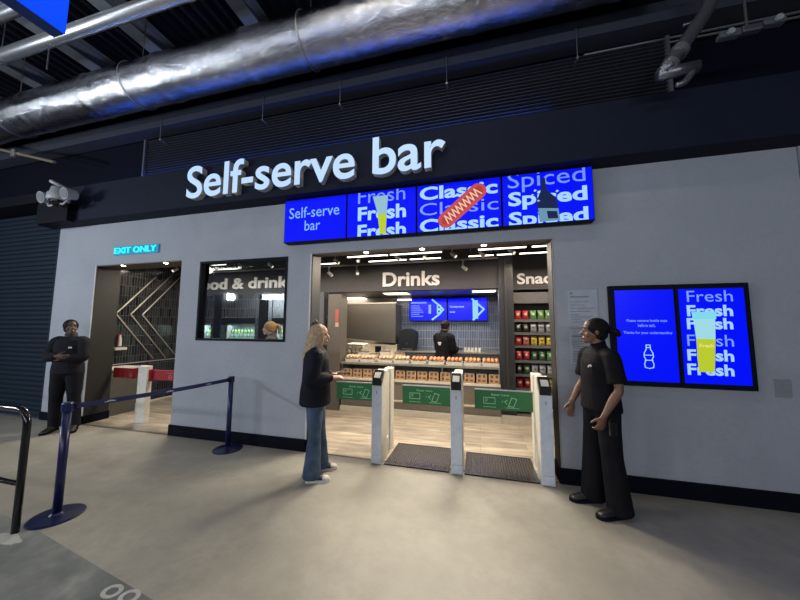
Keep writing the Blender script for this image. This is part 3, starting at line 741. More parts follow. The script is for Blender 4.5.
# belt
t = thing('barrier_belt', 'navy webbing belt with white prints stretched between the two posts', 'belt', (0, 0, 0))
P0, P1 = Vector((-3.457, -1.668, 0.893)), Vector((-3.206, -0.252, 0.893))
m = MB(); n = 20; rs = []
for k in range(n + 1):
    q = P0.lerp(P1, k / n); q.z -= 0.012 * math.sin(PI * k / n); dv = Vector((0.0015, 0, 0))
    rs.append([q - dv + Vector((0, 0, -0.022)), q + dv + Vector((0, 0, -0.022)), q + dv + Vector((0, 0, 0.022)), q - dv + Vector((0, 0, 0.022))])
m.rings(rs); m.build('webbing', mat('navy_webbing', (0.012, 0.016, 0.10), 0.6), t)
WM = mat('belt_print', (0.45, 0.48, 0.60), 0.6)
for k in (0.14, 0.50, 0.80):
    m = MB()
    for j, dz in enumerate((0, 0.006, 0.010, 0.006, 0)):
        q = P0.lerp(P1, k + 0.012 * j); q.z -= 0.012 * math.sin(PI * k)
        m.box(q.x + 0.0028, q.x + 0.0038, q.y - 0.008, q.y + 0.008, q.z - 0.008, q.z - 0.002 + dz)
    m.build('printed_mark', WM, t)
# black tube railing
t = thing('tube_railing', 'glossy black tubular guard rail at the far left foreground', 'railing', (-3.495, -1.942, 0))
GB = mat('gloss_black_tube', (0.008, 0.008, 0.012), 0.18)
pts = [(-4.0, 0, 0.925), (-0.12, 0, 0.925)] + [(-0.12 + 0.12 * math.sin(a), 0, 0.805 + 0.12 * math.cos(a)) for a in [R(v) for v in range(15, 91, 15)]] + [(0, 0, 0.0)]
m = MB(); m.tube(pts, 0.024, 18); m.build('bent_tube', GB, t, smooth=True)
m = MB(); m.cyl((-4.0, 0, 0.36), (0, 0, 0.36), 0.018, n=14); m.build('mid_rail', GB, t, smooth=True)
m = MB(); m.cyl((-4.0, 0, 0), (-4.0, 0, 0.925), 0.024, n=16); m.build('far_post', GB, t, smooth=True)
# rough patch and painted rings on the ground
m = MB(); random.seed(2)
m.rings([[Vector((-3.46 + (0.13 + random.uniform(-.03, .03)) * math.cos(2 * PI * k / 18), -2.0 + 0.05 * math.sin(2 * PI * k / 18), z)) for k in range(18)] for z in (0.0, 0.004)])
tag(m.build('mortar_patch', concrete('mortar', (0.36, 0.36, 0.34), (0.42, 0.42, 0.40), (0.3, 0.3, 0.3), 0.8)), 'rough pale mortar patch at the foot of the black railing', 'patch')
RP = concrete('ground_paint', (0.50, 0.49, 0.48), (0.42, 0.41, 0.40), (0.25, 0.25, 0.25), 0.7, 8, 30)
for i, (cx_, cy_) in enumerate(((-2.17, -2.125), (-2.03, -2.125))):
    m = MB(); n = 28
    for k in range(n):
        a0, a1 = 2 * PI * k / n, 2 * PI * (k + 1) / n
        m.rings([[Vector((cx_ + r_ * math.cos(a_), cy_ + r_ * 0.78 * math.sin(a_), z)) for r_, a_ in ((0.035, a0), (0.062, a0), (0.062, a1), (0.035, a1))] for z in (0.0005, 0.003)])
    tag(m.build('painted_ring', RP), ['worn white painted ring on the ground, left one of two', 'worn white painted ring on the ground, right one of two'][i], 'marking', 'painted rings on the ground')

# ------------------------------------------------------------------ store: signs, lights
SIGN = mat('store_sign_letters', (0.62, 0.58, 0.55), 0.5, emit=(0.62, 0.56, 0.52), es=0.32, var=(1, (0.62, 0.58, 0.55), 1))
t = tag(text('sign_letters', 'Drinks', SIGN, None, -1.795, -0.685, 2.38, 2.66, 1.955, 0.03, 0.022, res=4), 'raised pale letters reading Drinks on the dark bulkhead', 'sign')
t = tag(text('sign_letters', 'Food & drinks', SIGN, None, -6.43, -3.77, 2.43, 2.68, 1.955, 0.03, 0.022, res=4), 'raised pale letters reading Food & drinks seen through the window', 'sign')
t = tag(text('sign_letters', 'Snacks', SIGN, None, 0.73, 1.62, 2.42, 2.63, 2.455, 0.03, 0.022, res=4), 'raised pale letters reading Snacks above the snack rack', 'sign')
LED = mat('led_strip', (1, 0.95, 0.85), 0.4, emit=(1.0, 0.90, 0.76), es=4.0, var=(1, (1, .95, .85), 1))
k = 0
lbl = {0: 'front', 1: 'rear'}
ordn = ['leftmost', 'second from left', 'third from left', 'fourth from left', 'fifth from left', 'sixth from left', 'seventh from left', 'eighth from left', 'ninth from left', 'tenth from left', 'eleventh from left', 'twelfth from left', 'thirteenth from left', 'fourteenth from left', 'fifteenth from left']
for row, (yy, zz, spans) in enumerate(((1.0, 2.77, ((-5.5, -4.6), (-2.12, -1.40), (-1.37, -0.52), (0.01, 0.70), (0.76, 1.5))), (1.7, 2.84, ((-6.5, -4.9), (-3.0, -2.6), (-2.0, -1.25), (-1.2, -0.62), (-0.15, 0.28), (0.32, 0.62), (0.68, 1.5))))):
    for q, (a, b) in enumerate(spans):
        t = thing('strip_light', 'slim lit ceiling strip lamp in the store, %s in the %s row' % (ordn[q], lbl[row]), 'light', ((a + b) / 2, yy, zz), group='strip lights in the store ceiling')
        h_ = (b - a) / 2
        m = MB(); m.box(-h_, h_, -0.02, 0.02, 0.0, 0.03); m.build('housing', BLACK, t)
        m = MB(); m.box(-h_ + 0.01, h_ - 0.01, -0.018, 0.018, -0.012, 0.0); m.build('diffuser', LED, t)
        for s_ in (-0.8, 0.8):
            m = MB(); m.cyl((s_ * h_, 0, 0.03), (s_ * h_, 0, 3.199 - zz), 0.003, n=5); m.build('wire', ALU, t)
for i, (yy, zz) in enumerate(((1.32, 2.92), (1.85, 2.80))):
    m = MB(); m.box(-6.7, 1.6 if i == 0 else 0.35, yy - 0.015, yy + 0.015, zz, zz + 0.03)
    tag(m.build('lighting_track', mat('track_grey', (0.16, 0.155, 0.16), 0.4)), ['thin dark lighting track across the store ceiling, nearer the opening', 'thin grey lighting track just above the Drinks letters'][i], 'track')
SPW = mat('spot_body_grey', (0.42, 0.40, 0.38), 0.4)
sp0 = None
spots = [(-6.2, 1.32, 2.92), (-5.7, 1.32, 2.92), (-5.2, 1.32, 2.92), (-4.6, 1.32, 2.92), (-3.9, 1.32, 2.92), (-3.3, 1.32, 2.92), (-2.5, 1.32, 2.92), (-2.05, 1.32, 2.92), (-1.35, 1.32, 2.92), (-0.85, 1.32, 2.92), (-0.40, 1.32, 2.92), (0.06, 1.32, 2.92), (0.5, 1.32, 2.92), (-2.9, 1.85, 2.80), (-2.3, 1.85, 2.80), (-0.25, 1.85, 2.80)]
for i, (x, y, z) in enumerate(spots):
    if sp0 is None:
        sp0 = thing('track_spotlight', '', 'light', (0, 0, 0))
        m = MB(); m.cyl((0, 0, 0), (0, 0, -0.09), 0.008, n=8); m.box(-0.03, 0.03, -0.012, 0.012, -0.012, 0.0); m.build('stem', SPW, sp0)
        m = MB(); m.cyl((0.0, 0.02, -0.10), (0.045, -0.05, -0.17), 0.030, 0.034, n=16); m.build('spot_body', SPW, sp0)
        m = MB(); m.cyl((0.045, -0.05, -0.17), (0.047, -0.053, -0.173), 0.026, n=16); m.build('spot_lens', em('spot_lens', (1.0, 0.9, 0.75), 1.0), sp0)
        reg(sp0); o = sp0
    else:
        o = copy_tree(sp0)
    o.location = (x, y, z)
    o.rotation_euler = (0, 0, R((i * 67) % 150 - 40))
    tag(o, ('small adjustable spotlight on the front ceiling track, ' + ordn[i]) if i < 13 else ('small adjustable spotlight on the rear ceiling track, ' + ordn[i - 13]), 'light', 'track spotlights')
DL = mat('downlight_glow', (1, 0.95, 0.85), 0.4, emit=(1.0, 0.90, 0.74), es=25.0, var=(1, (1, .95, .85), 1))
dls = [(-1.40, 0.03, 2.575), (-0.66, 0.03, 2.575), (0.08, 0.03, 2.575), (-5.72, 0.04, 2.605), (-4.80, 0.04, 2.605)]
dlab = ['round recessed downlight in the main opening soffit, left of three', 'round recessed downlight in the main opening soffit, middle of three', 'round recessed downlight in the main opening soffit, right of three', 'round recessed downlight over the exit doorway, left of two', 'round recessed downlight over the exit doorway, right of two']
for i, (x, y, z) in enumerate(dls):
    t = thing('downlight', dlab[i], 'light', (x, y, z), group='doorway downlights')
    m = MB(); m.lathe([(0.045, 0.0), (0.045, -0.006), (0.032, -0.008), (0.030, -0.001)], n=20); m.build('rim', ALU, t)
    m = MB(); m.sph((0, 0, -0.008), (0.028, 0.028, 0.012), 14, 8); m.build('lens', DL, t, smooth=True)
    l = bpy.data.lights.new('downlight_spot', 'SPOT'); l.energy = 14; l.spot_size = R(95); l.spot_blend = 0.6; l.shadow_soft_size = 0.03; l.color = (1, 0.86, 0.68)
    lo = bpy.data.objects.new('downlight_spot', l); COL.objects.link(lo); lo.location = (x, y - 0.0, z - 0.03)

# ------------------------------------------------------------------ counter
STEEL = mat('worktop_steel', (0.42, 0.40, 0.37), 0.28, 0.8)
SHELF = mat('cream_shelf', (0.58, 0.52, 0.43), 0.45)
ct = thing('display_counter', 'long stepped store counter with steel worktop and open product shelves', 'counter', (0, 1.9, 0))
m = MB(); m.box(-2.60, 0.345, -0.05, 0.50, 0.885, 0.925, 0.006); m.build('worktop', STEEL, ct)
m = MB(); m.box(-2.60, 0.345, 0.30, 0.48, 0.06, 0.885); m.build('back_panel', DARK, ct)
m = MB(); m.box(-2.60, 0.345, -0.06, 0.30, 0.60, 0.632, 0.004); m.build('shelf', SHELF, ct)
m = MB(); m.box(-2.60, 0.345, -0.04, 0.30, 0.27, 0.60); m.build('front_panel', mat('plinth_taupe', (0.20, 0.17, 0.14), 0.5), ct)
m = MB(); m.box(-2.60, 0.345, -0.07, 0.30, 0.24, 0.27, 0.004); m.build('shelf', SHELF, ct)
m = MB(); m.box(-2.60, 0.345, 0.0, 0.30, 0.10, 0.24); m.build('lower_panel', mat('lower_panel_taupe', (0.26, 0.22, 0.18), 0.5), ct)
m = MB(); m.box(-2.60, 0.345, -0.05, 0.30, 0.0, 0.10, 0.004); m.build('plinth', SHELF, ct)
for x in (-2.60, -1.62, -0.65, 0.325):
    m = MB(); m.box(x, x + 0.02, 0.0, 0.30, 0.632, 0.885); m.build('divider', mat('divider_grey', (0.25, 0.24, 0.23), 0.5), ct)
m = MB(); m.box(-2.60, 0.345, -0.066, -0.060, 0.598, 0.634); m.build('price_strip', mat('price_strip', (0.70, 0.66, 0.58), 0.4), ct)

# food boxes on the worktop
CARD = mat('card_tray_white', (0.60, 0.55, 0.47), 0.6)
BUN = mat('bun_orange', (0.56, 0.30, 0.12), 0.6, var=(22, (0.40, 0.14, 0.05), 3))
BUNW = mat('bun_pale', (0.55, 0.45, 0.32), 0.6, var=(22, (0.38, 0.24, 0.13), 3))
xs = [-2.42, -2.10, -1.74, -1.42, -1.09, -0.76, -0.43, -0.11, 0.20]
for i, x in enumerate(xs):
    t = thing('pastry_tray', 'open card tray of rolls on the steel worktop, %s' % ordn[i], 'food tray', (x, 2.08, 0.925), group='trays of rolls along the worktop')
    m = MB(); m.prism([(-0.138, 0.0), (0.138, 0.0), (0.148, 0.05), (-0.148, 0.05)], -0.10, 0.12); m.build('tray', CARD, t)
    pale = i < 4
    for k in range(4):
        m = MB(); xx = -0.105 + k * 0.07
        m.tube([(xx, -0.105, 0.072), (xx, -0.04, 0.088), (xx, 0.04, 0.095), (xx, 0.11, 0.080)], [0.022, 0.0345, 0.0345, 0.02], 12, smooth=3); m.build('roll', BUNW if pale else BUN, t, smooth=True)
# boxes on the shelf under the worktop
KR = mat('kraft_box', (0.55, 0.34, 0.18), 0.6)
KD = mat('kraft_print', (0.16, 0.08, 0.05), 0.6)
b0 = None
for row, (z, nn_) in enumerate(((0.6325, 14),)):
    for i in range(nn_):
        x = -2.475 + i * 0.2075 + (0.02 if i > 4 else 0) + (0.005 if i > 9 else 0)
        if b0 is None:
            b0 = thing('snack_carton', '', 'carton', (0, 0, 0))
            m = MB(); m.box(-0.088, 0.088, 0, 0.10, 0, 0.165, 0.004); m.build('box', KR, b0)
            m = MB(); m.box(-0.06, -0.015, -0.002, 0.0, 0.10, 0.15); m.box(0.02, 0.06, -0.002, 0.0, 0.10, 0.15); m.box(-0.065, -0.02, -0.002, 0.0, 0.03, 0.07); m.box(0.01, 0.065, -0.002, 0.0, 0.03, 0.06); m.build('print', KD, b0)
            m = MB(); m.box(-0.07, 0.07, -0.0025, -0.0005, 0.15, 0.162); m.build('pale_band', CARD, b0)
            reg(b0); o = b0
        else:
            o = copy_tree(b0)
        o.location = (x, 1.90, z)
        tag(o, 'brown printed snack carton on the shelf under the counter, %s' % ordn[i], 'carton', 'snack cartons on the counter shelf')
# stacked white cartons and napkin pieces at the left of the worktop
for i, (x, y, wd, hh) in enumerate(((-2.30, 2.32, 0.10, 0.16), (-2.05, 2.33, 0.08, 0.13), (-1.84, 2.32, 0.09, 0.18), (-1.55, 2.34, 0.09, 0.15))):
    t = thing('condiment_bin', 'cream container behind the trays on the worktop, ' + ordn[i], 'container', (x, y, 0.925), group='cream containers on the worktop')
    m = MB(); m.prism([(-wd, 0), (wd, 0), (wd * 1.08, hh), (-wd * 1.08, hh)], -0.07, 0.07); m.build('tub', BUNW if i % 2 else CARD, t)
    m = MB(); m.box(-wd * 1.1, wd * 1.1, -0.075, 0.075, hh, hh + 0.014, 0.003); m.build('lid', mat('lid_dark', (0.14, 0.12, 0.10), 0.4), t)

# ------------------------------------------------------------------ kitchen behind
bc = thing('back_counter', 'steel back counter along the tiled kitchen wall', 'counter', (0, 3.0, 0))
m = MB(); m.box(-1.80, 0.44, 0.0, 0.67, 1.04, 1.075, 0.004); m.build('worktop', STEEL, bc)
m = MB(); m.box(-4.3, -1.805, 0.0, 0.67, 0.92, 0.955, 0.004); m.build('worktop', STEEL, bc)
m = MB(); m.box(-4.3, 0.44, 0.04, 0.67, 0, 0.92); m.box(-1.80, 0.44, 0.04, 0.67, 0.9, 1.04); m.build('cabinet', mat('back_cabinet', (0.10, 0.095, 0.09), 0.45), bc)
t = thing('canopy_hood', 'large dark metal canopy hood hanging over the kitchen prep area', 'hood', (-2.49, 3.05, 1.28))
m = MB(); m.rings([[Vector((-0.64, 0, 0.06)), Vector((0.66, 0, -0.05)), Vector((0.66, 0.5, -0.05)), Vector((-0.64, 0.5, 0.06))], [Vector((-0.64, 0, 0.86)), Vector((0.66, 0, 0.86)), Vector((0.66, 0.5, 0.86)), Vector((-0.64, 0.5, 0.86))]])
m.build('hood_panel', mat('hood_taupe', (0.06, 0.053, 0.045), 0.4), t)
m = MB(); m.box(-0.68, 0.68, -0.02, 0.0, 0.86, 0.885); m.box(-0.68, -0.64, -0.02, 0.0, -0.06, 0.86); m.build('frame', mat('hood_frame', (0.35, 0.32, 0.28), 0.4), t)
CREAM = mat('cream_appliance', (0.66, 0.58, 0.44), 0.4)
t = thing('microwave_oven', 'cream oven with a small dark square window under the hood', 'oven', (-2.21, 3.12, 0.956))
m = MB(); m.box(-0.25, 0.40, 0.0, 0.40, 0, 0.245, 0.01); m.build('body', CREAM, t)
m = MB(); m.box(-0.13, 0.02, -0.006, 0.0, 0.06, 0.20, 0.003); m.build('door_window', BLACK, t)
m = MB(); m.box(0.09, 0.105, -0.022, 0.0, 0.05, 0.21, 0.004); m.build('handle', ALU, t)
t = thing('wire_rack', 'chrome wire rack of cream tubs at left of the kitchen counter', 'rack', (-2.85, 3.12, 0.956))
m = MB()
for x in (-0.22, 0.22):
    for y in (0.0, 0.3):
        m.cyl((x, y, 0), (x, y, 0.24), 0.006, n=6)
for z in (0.02, 0.13, 0.235):
    m.box(-0.225, 0.225, -0.005, 0.305, z, z + 0.006)
m.build('frame', ALU, t)
for k in range(8):
    tt = thing('food_tub', 'cream tub in the wire rack, %s on the %s level' % (ordn[k % 4], ('lower', 'upper')[k // 4]), 'tub', (-3.02 + (k % 4) * 0.11, 3.2, 0.956 + (0.027 if k < 4 else 0.137)), group='tubs in the wire rack')
    m = MB(); m.lathe([(0.035, 0), (0.045, 0.075)], n=14); m.build('tub', BUNW if k % 3 else CARD, tt)
    m = MB(); m.lathe([(0.047, 0.0755), (0.047, 0.085)], n=14); m.build('lid', CREAM, tt)
t = thing('drinks_dispenser', 'black drinks dispenser with rounded top left of the counter worker', 'dispenser', (-1.56, 3.0, 1.0765))
m = MB(); prf = [(-0.17, 0)] + [(-0.20, 0.25)] + [(-0.20 + 0.02, 0.32)] + [(-0.18 + 0.36 * q / 8, 0.42 + 0.07 * math.sin(PI * q / 8)) for q in range(9)] + [(0.20, 0.32), (0.20, 0.25), (0.17, 0)]
m.prism(prf, 0.03, 0.36); m.build('casing', mat('dispenser_black', (0.008, 0.010, 0.014), 0.5, spec=0.2), t)
m = MB(); m.box(-0.12, 0.12, 0.0, 0.035, 0.02, 0.05); m.cyl((0, 0.02, 0.18), (0, 0.02, 0.13), 0.012, n=10); m.build('tap', mat('tap_dark', (0.05, 0.05, 0.05), 0.3), t)
t = thing('cup_stack', 'row of upturned pale cups on the back counter right of the worker', 'cups', (-0.12, 3.12, 1.0765))
for k in range(5):
    m = MB(); m.lathe([(0.036, 0), (0.027, 0.09)], (-0.16 + k * 0.075, 0, 0), n=14); m.build('cup', CARD, t)
t = thing('menu_lamp_strip', 'short lit strip lamp fixed at left over the kitchen menu screens', 'light', (-1.72, 3.45, 2.24))
m = MB(); m.box(-0.17, 0.17, -0.03, 0.03, 0, 0.03); m.build('diffuser', LED, t)
m = MB(); m.box(-0.17, 0.17, -0.03, 0.03, 0.03, 0.10); m.build('housing', ALU, t)
for i, (x, y, wx, wy) in enumerate(((-3.05, 3.5, 0.28, 0.22), (-1.72, 2.72, 0.26, 0.16), (0.12, 2.66, 0.22, 0.14))):
    t = thing('ceiling_panel_light', ['rectangular lit ceiling panel over the hood', 'rectangular lit ceiling panel under the letters Drinks', 'rectangular lit ceiling panel right of the menu screens'][i], 'light', (x, y, 2.338), group='kitchen ceiling panels')
    m = MB(); m.box(-wx - .02, wx + .02, -wy - .02, wy + .02, -0.012, 0.0); m.build('frame', WHITE, t)
    m = MB(); m.box(-wx, wx, -wy, wy, -0.018, -0.012); m.build('diffuser', LED, t)
# menu screens
for i, (a, b) in enumerate(((-1.61, -0.70), (-0.69, 0.215))):
    t = thing('menu_screen', ['blue kitchen menu screen with lines of text and a pale arrow emblem', 'blue kitchen menu screen with two short lines and a pale arrow'][i], 'screen', (0, 3.5, 0), group='kitchen menu screens')
    m = MB(); m.box(a, b, 0.0, 0.06, 1.745, 2.285, 0.004); m.box((a + b) / 2 - 0.05, (a + b) / 2 + 0.05, 0.06, 0.18, 1.95, 2.1); m.build('casing', BLACK, t)
    m = MB(); m.box(a + 0.012, b - 0.012, -0.004, 0.002, 1.757, 2.272); m.build('display_panel', SBLUE, t)
    y = -0.006
    PB = em('menu_pale', (0.30, 0.66, 0.82))
    m = MB()
    if i == 0:
        m.box(a + 0.05, a + 0.42, y - .002, y, 2.165, 2.20)
        for k, L in enumerate((0.20, 0.22, 0.27, 0.30, 0.20, 0.29)):
            m.box(a + 0.05, a + 0.05 + L, y - .002, y, 2.10 - k * 0.05, 2.115 - k * 0.05)
        m.box(a + 0.47, a + 0.53, y - .002, y, 1.92, 2.13)
        m.build('menu_lines', TD, t)
        m = MB(); stroke(m, [(a + 0.56, 2.25), (a + 0.72, 2.12), (a + 0.82, 2.015), (a + 0.72, 1.90), (a + 0.56, 1.78)], 0.04, y - .002, y); m.box(a + 0.67, a + 0.77, y - .004, y - .002, 1.92, 2.12); m.build('arrow_emblem', PB, t)
        m = MB(); m.box(a + 0.70, a + 0.74, y - .006, y - .004, 2.05, 2.09); m.box(a + 0.70, a + 0.74, y - .006, y - .004, 1.95, 1.99); m.build('emblem_marks', em('emblem_dark', (0.02, 0.06, 0.2)), t)
    else:
        text('menu_lettering', 'Contactless', TB, t, a + 0.05, a + 0.38, 2.06, 2.10, 0 + y, off=0.02)
        text('menu_lettering', 'only', TB, t, a + 0.05, a + 0.18, 1.93, 1.975, 0 + y, off=0.02)
        m.bm.free(); m = MB(); stroke(m, [(a + 0.56, 2.25), (a + 0.82, 2.015), (a + 0.58, 1.77)], 0.04, y - .002, y); m.box(a + 0.57, a + 0.69, y - .002, y, 1.80, 2.22); m.build('arrow_emblem', PB, t)
# red fire notice on column
t = thing('fire_notice', 'slim red notice with a pale foot fixed on the taupe column', 'sign', (-2.70, 1.858, 1.60))
m = MB(); m.box(-0.035, 0.035, -0.006, 0.0, 0.09, 0.34, 0.002); m.build('red_plate', mat('notice_red', (0.42, 0.10, 0.08), 0.5), t)
m = MB(); m.box(-0.035, 0.035, -0.006, 0.0, 0.0, 0.08, 0.002); m.build('pale_plate', mat('notice_pale', (0.50, 0.42, 0.28), 0.5), t)

# ------------------------------------------------------------------ snack rack
rk = thing('snack_rack', 'tall black shelving rack holding rows of snack bags', 'rack', (0.62, 2.5, 0))
m = MB(); m.box(0.0, 0.03, 0.0, 0.42, 0, 2.30); m.box(1.40, 1.43, 0.0, 0.42, 0, 2.30); m.build('side_panel', BLACK, rk)
m = MB(); m.box(0.03, 1.40, 0.38, 0.42, 0, 2.30); m.build('back_panel', DARK, rk)
m = MB(); m.box(0.03, 1.40, 0.02, 0.06, 2.06, 2.27, 0.004); m.build('header_panel', mat('header_taupe', (0.13, 0.12, 0.125), 0.5), rk)
SZ = [1.735, 1.492, 1.25, 0.975, 0.72, 0.465, 0.21]
for z in SZ:
    m = MB(); m.box(0.03, 1.40, 0.03, 0.38, z, z + 0.014); sh_ = m.build('shelf', mat('rack_shelf', (0.04, 0.04, 0.045), 0.4), rk)
    m = MB(); m.box(0.03, 1.40, 0.0, 0.028, z - 0.03, z + 0.02); m.build('price_rail', mat('price_rail', (0.13, 0.13, 0.14), 0.4), sh_)
cols = {'red': (0.50, 0.03, 0.035), 'green': (0.12, 0.30, 0.10), 'grey': (0.30, 0.31, 0.33), 'pink': (0.62, 0.18, 0.14), 'yellow': (0.65, 0.47, 0.05), 'dark green': (0.05, 0.14, 0.06), 'silver': (0.42, 0.44, 0.47), 'black': (0.03, 0.03, 0.035)}
rows = [['red', 'red', 'green', 'green', 'green', 'green'], ['black', 'black', 'grey', 'grey', 'grey', 'grey'], ['red', 'pink', 'yellow', 'yellow', 'yellow', 'yellow'],
        ['red', 'red', 'dark green', 'dark green', 'green', 'green'], ['black', 'dark green', 'silver', 'silver', 'silver', 'grey'], ['red', 'red', 'pink', 'yellow', 'yellow', 'yellow'], ['red', 'red', 'yellow', 'yellow', 'grey', 'grey']]
def bag_mesh():
    m = MB(); n = 12; rs = []
    for k in range(n + 1):
        v = k / n; z = v * 0.175; puff = 0.032 * (math.sin(PI * min(max((v - 0.06) / 0.88, 0), 1)) ** 0.6) + 0.0015
        wv = 0.056 - 0.005 * math.sin(PI * v)
        rs.append([Vector((wv * math.cos(2 * PI * j / 20), 0.04 + puff * math.copysign(abs(math.sin(2 * PI * j / 20)) ** 0.8, math.sin(2 * PI * j / 20)), z)) for j in range(20)])
    m.rings(rs); bmesh.ops.recalc_face_normals(m.bm, faces=list(m.bm.faces))
    me = bpy.data.meshes.new('bag'); m.bm.to_mesh(me); m.bm.free(); return me
BM = bag_mesh(); rowname = ['top', 'second', 'third', 'fourth', 'fifth', 'sixth', 'bottom']
lm = MB(); lm.sph((0, 0.008, 0.10), (0.030, 0.006, 0.024), 12, 6); bmesh.ops.recalc_face_normals(lm.bm, faces=list(lm.bm.faces)); LMESH = bpy.data.meshes.new('lab'); lm.bm.to_mesh(LMESH); lm.bm.free()
for r_, row in enumerate(rows):
    for c_, cn in enumerate(row):
        t = thing('snack_bag', '%s snack bag on the %s rack shelf, %s' % (cn, rowname[r_], ordn[c_]), 'snack bag', (0.735 + c_ * 0.135, 2.52, SZ[r_] + 0.0145), group='snack bags on the rack')
        link('bag', BM.copy(), mat('bag_' + cn, cols[cn], 0.3), t, smooth=True)
        link('bag_print', LMESH.copy(), mat('bag_print_' + ('w' if cn in ('red', 'black', 'dark green', 'green') else 'd'), (0.55, 0.5, 0.42) if cn in ('red', 'black', 'dark green', 'green') else (0.2, 0.16, 0.14), 0.5), t, smooth=True)

# ------------------------------------------------------------------ drinks fridges beyond the window
FGL = glass_mat('fridge_glass')
for q, (a, b) in enumerate(((-6.35, -5.90), (-5.63, -4.72), (-4.30, -3.42))):
    t = thing('drinks_fridge', ['lit drinks fridge at the left edge of the window view', 'wide lit drinks fridge full of green bottles seen through the window', 'lit drinks fridge behind the person seen through the window'][q], 'fridge', ((a + b) / 2, 2.15, 0))
    h_ = (b - a) / 2
    m = MB(); m.box(-h_, -h_ + 0.03, 0, 0.45, 0, 1.66); m.box(h_ - 0.03, h_, 0, 0.45, 0, 1.66); m.box(-h_ + 0.03, h_ - 0.03, 0.42, 0.45, 0, 1.66); m.box(-h_ + 0.03, h_ - 0.03, 0, 0.42, 1.63, 1.66); m.box(-h_ + 0.03, h_ - 0.03, 0, 0.42, 0, 0.1); m.build('cabinet', mat('fridge_white_inside', (0.5, 0.54, 0.55), 0.4), t)
    for z in (0.55, 0.95, 1.345):
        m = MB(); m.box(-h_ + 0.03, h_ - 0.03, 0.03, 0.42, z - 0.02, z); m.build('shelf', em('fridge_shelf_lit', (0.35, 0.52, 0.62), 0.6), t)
    n_ = max(3, int((b - a - 0.08) / 0.088)); 
    for k in range(n_):
        x = a + 0.075 + k * 0.088
        if x > b - 0.06: break
        for lv_ in (0, 1):
            tt = thing('drink_bottle', 'green drink bottle in the %s fridge, %s, %s shelf' % (('left', 'wide middle', 'right')[q], ordn[k], ('top', 'second')[lv_]), 'bottle', (x, 2.27, (1.3455, 0.9505)[lv_]), group='green bottles in the fridges')
            m = MB(); m.lathe([(0.030, 0), (0.032, 0.01), (0.032, 0.12), (0.028, 0.14), (0.013, 0.175)], n=14)
            m.build('bottle', mat('bottle_green', (0.34, 0.58, 0.20), 0.25), tt, smooth=True)
            m = MB(); m.lathe([(0.0335, 0.03), (0.0335, 0.085)], n=14); m.build('bottle_label', mat('bottle_label_pale', (0.75, 0.88, 0.82), 0.4), tt)
            m = MB(); m.lathe([(0.014, 0.1755), (0.014, 0.193)], n=10); m.build('cap', mat('cap_lime', (0.45, 0.62, 0.10), 0.4), tt)
    l = bpy.data.lights.new('fridge_lamp', 'AREA'); l.shape = 'RECTANGLE'; l.size = b - a - 0.1; l.size_y = 0.1; l.energy = 2.6; l.color = (0.85, 0.97, 1.0)
    lo = bpy.data.objects.new('fridge_lamp', l); COL.objects.link(lo); lo.location = ((a + b) / 2, 2.22, 1.62)

# chevron lamps on the left tiled wall
CHV = mat('chevron_metal', (0.62, 0.60, 0.56), 0.35, 0.3)
for i, (yv, ye, zt) in enumerate(((0.66, 1.42, 2.66), (0.92, 1.68, 2.80), (1.14, 1.93, 2.76))):
    m = MB()
    top = (yv + (zt - 1.83) * 0.83, zt); bot = (ye, 0.90)
    m.tube([(-6.782, top[0], top[1]), (-6.782, yv + 0.012, 1.845), (-6.782, yv, 1.83), (-6.782, yv + 0.012, 1.815), (-6.782, bot[0], bot[1])], 0.013, 8)
    tag(m.build('chevron_strip', CHV, smooth=True), 'pale metal chevron strip on the dark exit wall, %s of three' % ['leftmost', 'middle', 'rightmost'][i], 'wall strip', 'metal chevrons on the exit wall')
m = MB(); m.box(-6.80, -6.775, 0.35, 2.0, 0.845, 0.862)
struct(m.build('trim_9', mat('rail_grey', (0.35, 0.34, 0.33), 0.4)))
m = MB(); m.box(-6.80, -6.78, 0.4, 2.0, 0.0, 0.03); struct(m.build('baseboard_left', WHITE))
t = thing('hand_dispenser', 'small dispenser with a pale tray on the wall inside the exit', 'dispenser', (-6.795, 0.74, 1.18))
m = MB(); m.box(0, 0.05, -0.03, 0.03, 0.02, 0.26, 0.006); m.build('bracket', mat('bracket_red', (0.20, 0.04, 0.04), 0.5), t)
m = MB(); m.tube([(0.06, 0, 0.02), (0.06, 0.0, 0.15), (0.06, 0, 0.24)], [0.03, 0.026, 0.008], 12, smooth=3); m.build('bottle', WHITE, t, smooth=True)
m = MB(); m.box(0, 0.10, -0.09, 0.11, -0.05, 0.0, 0.01); m.build('drip_tray', WHITE, t)
#PEOPLE#
# ------------------------------------------------------------------ people
def ell(cx, cy, z, rx, ry, n=20, p=1.0):
    out = []
    for k in range(n):
        a = 2 * PI * k / n; c, s = math.cos(a), math.sin(a)
        out.append(Vector((cx + rx * math.copysign(abs(c) ** p, c), cy + ry * math.copysign(abs(s) ** p, s), z)))
    return out


def column(m, spec, n=20, p=0.9):
    return m.rings([ell(cx, cy, z, rx, ry, n, p) for z, cx, cy, rx, ry in spec])


def limb(m, pts, rad, flat=1.0, up=None, n=14):
    m.tube(pts, rad, n, flat, up, smooth=4)
    for p_, r_ in zip(pts, rad):
        m.sph(p_, r_ * 0.97, 14, 8)
    return m


HEADP = [(0.0, .020, .052, .080), (.012, .034, .022, .088), (.035, .046, -.030, .092), (.06, .056, -.060, .092), (.09, .064, -.080, .088), (.12, .070, -.092, .085), (.15, .072, -.097, .087), (.175, .069, -.093, .082), (.198, .058, -.078, .066), (.214, .038, -.050, .042), (.221, .014, -.022, .014)]


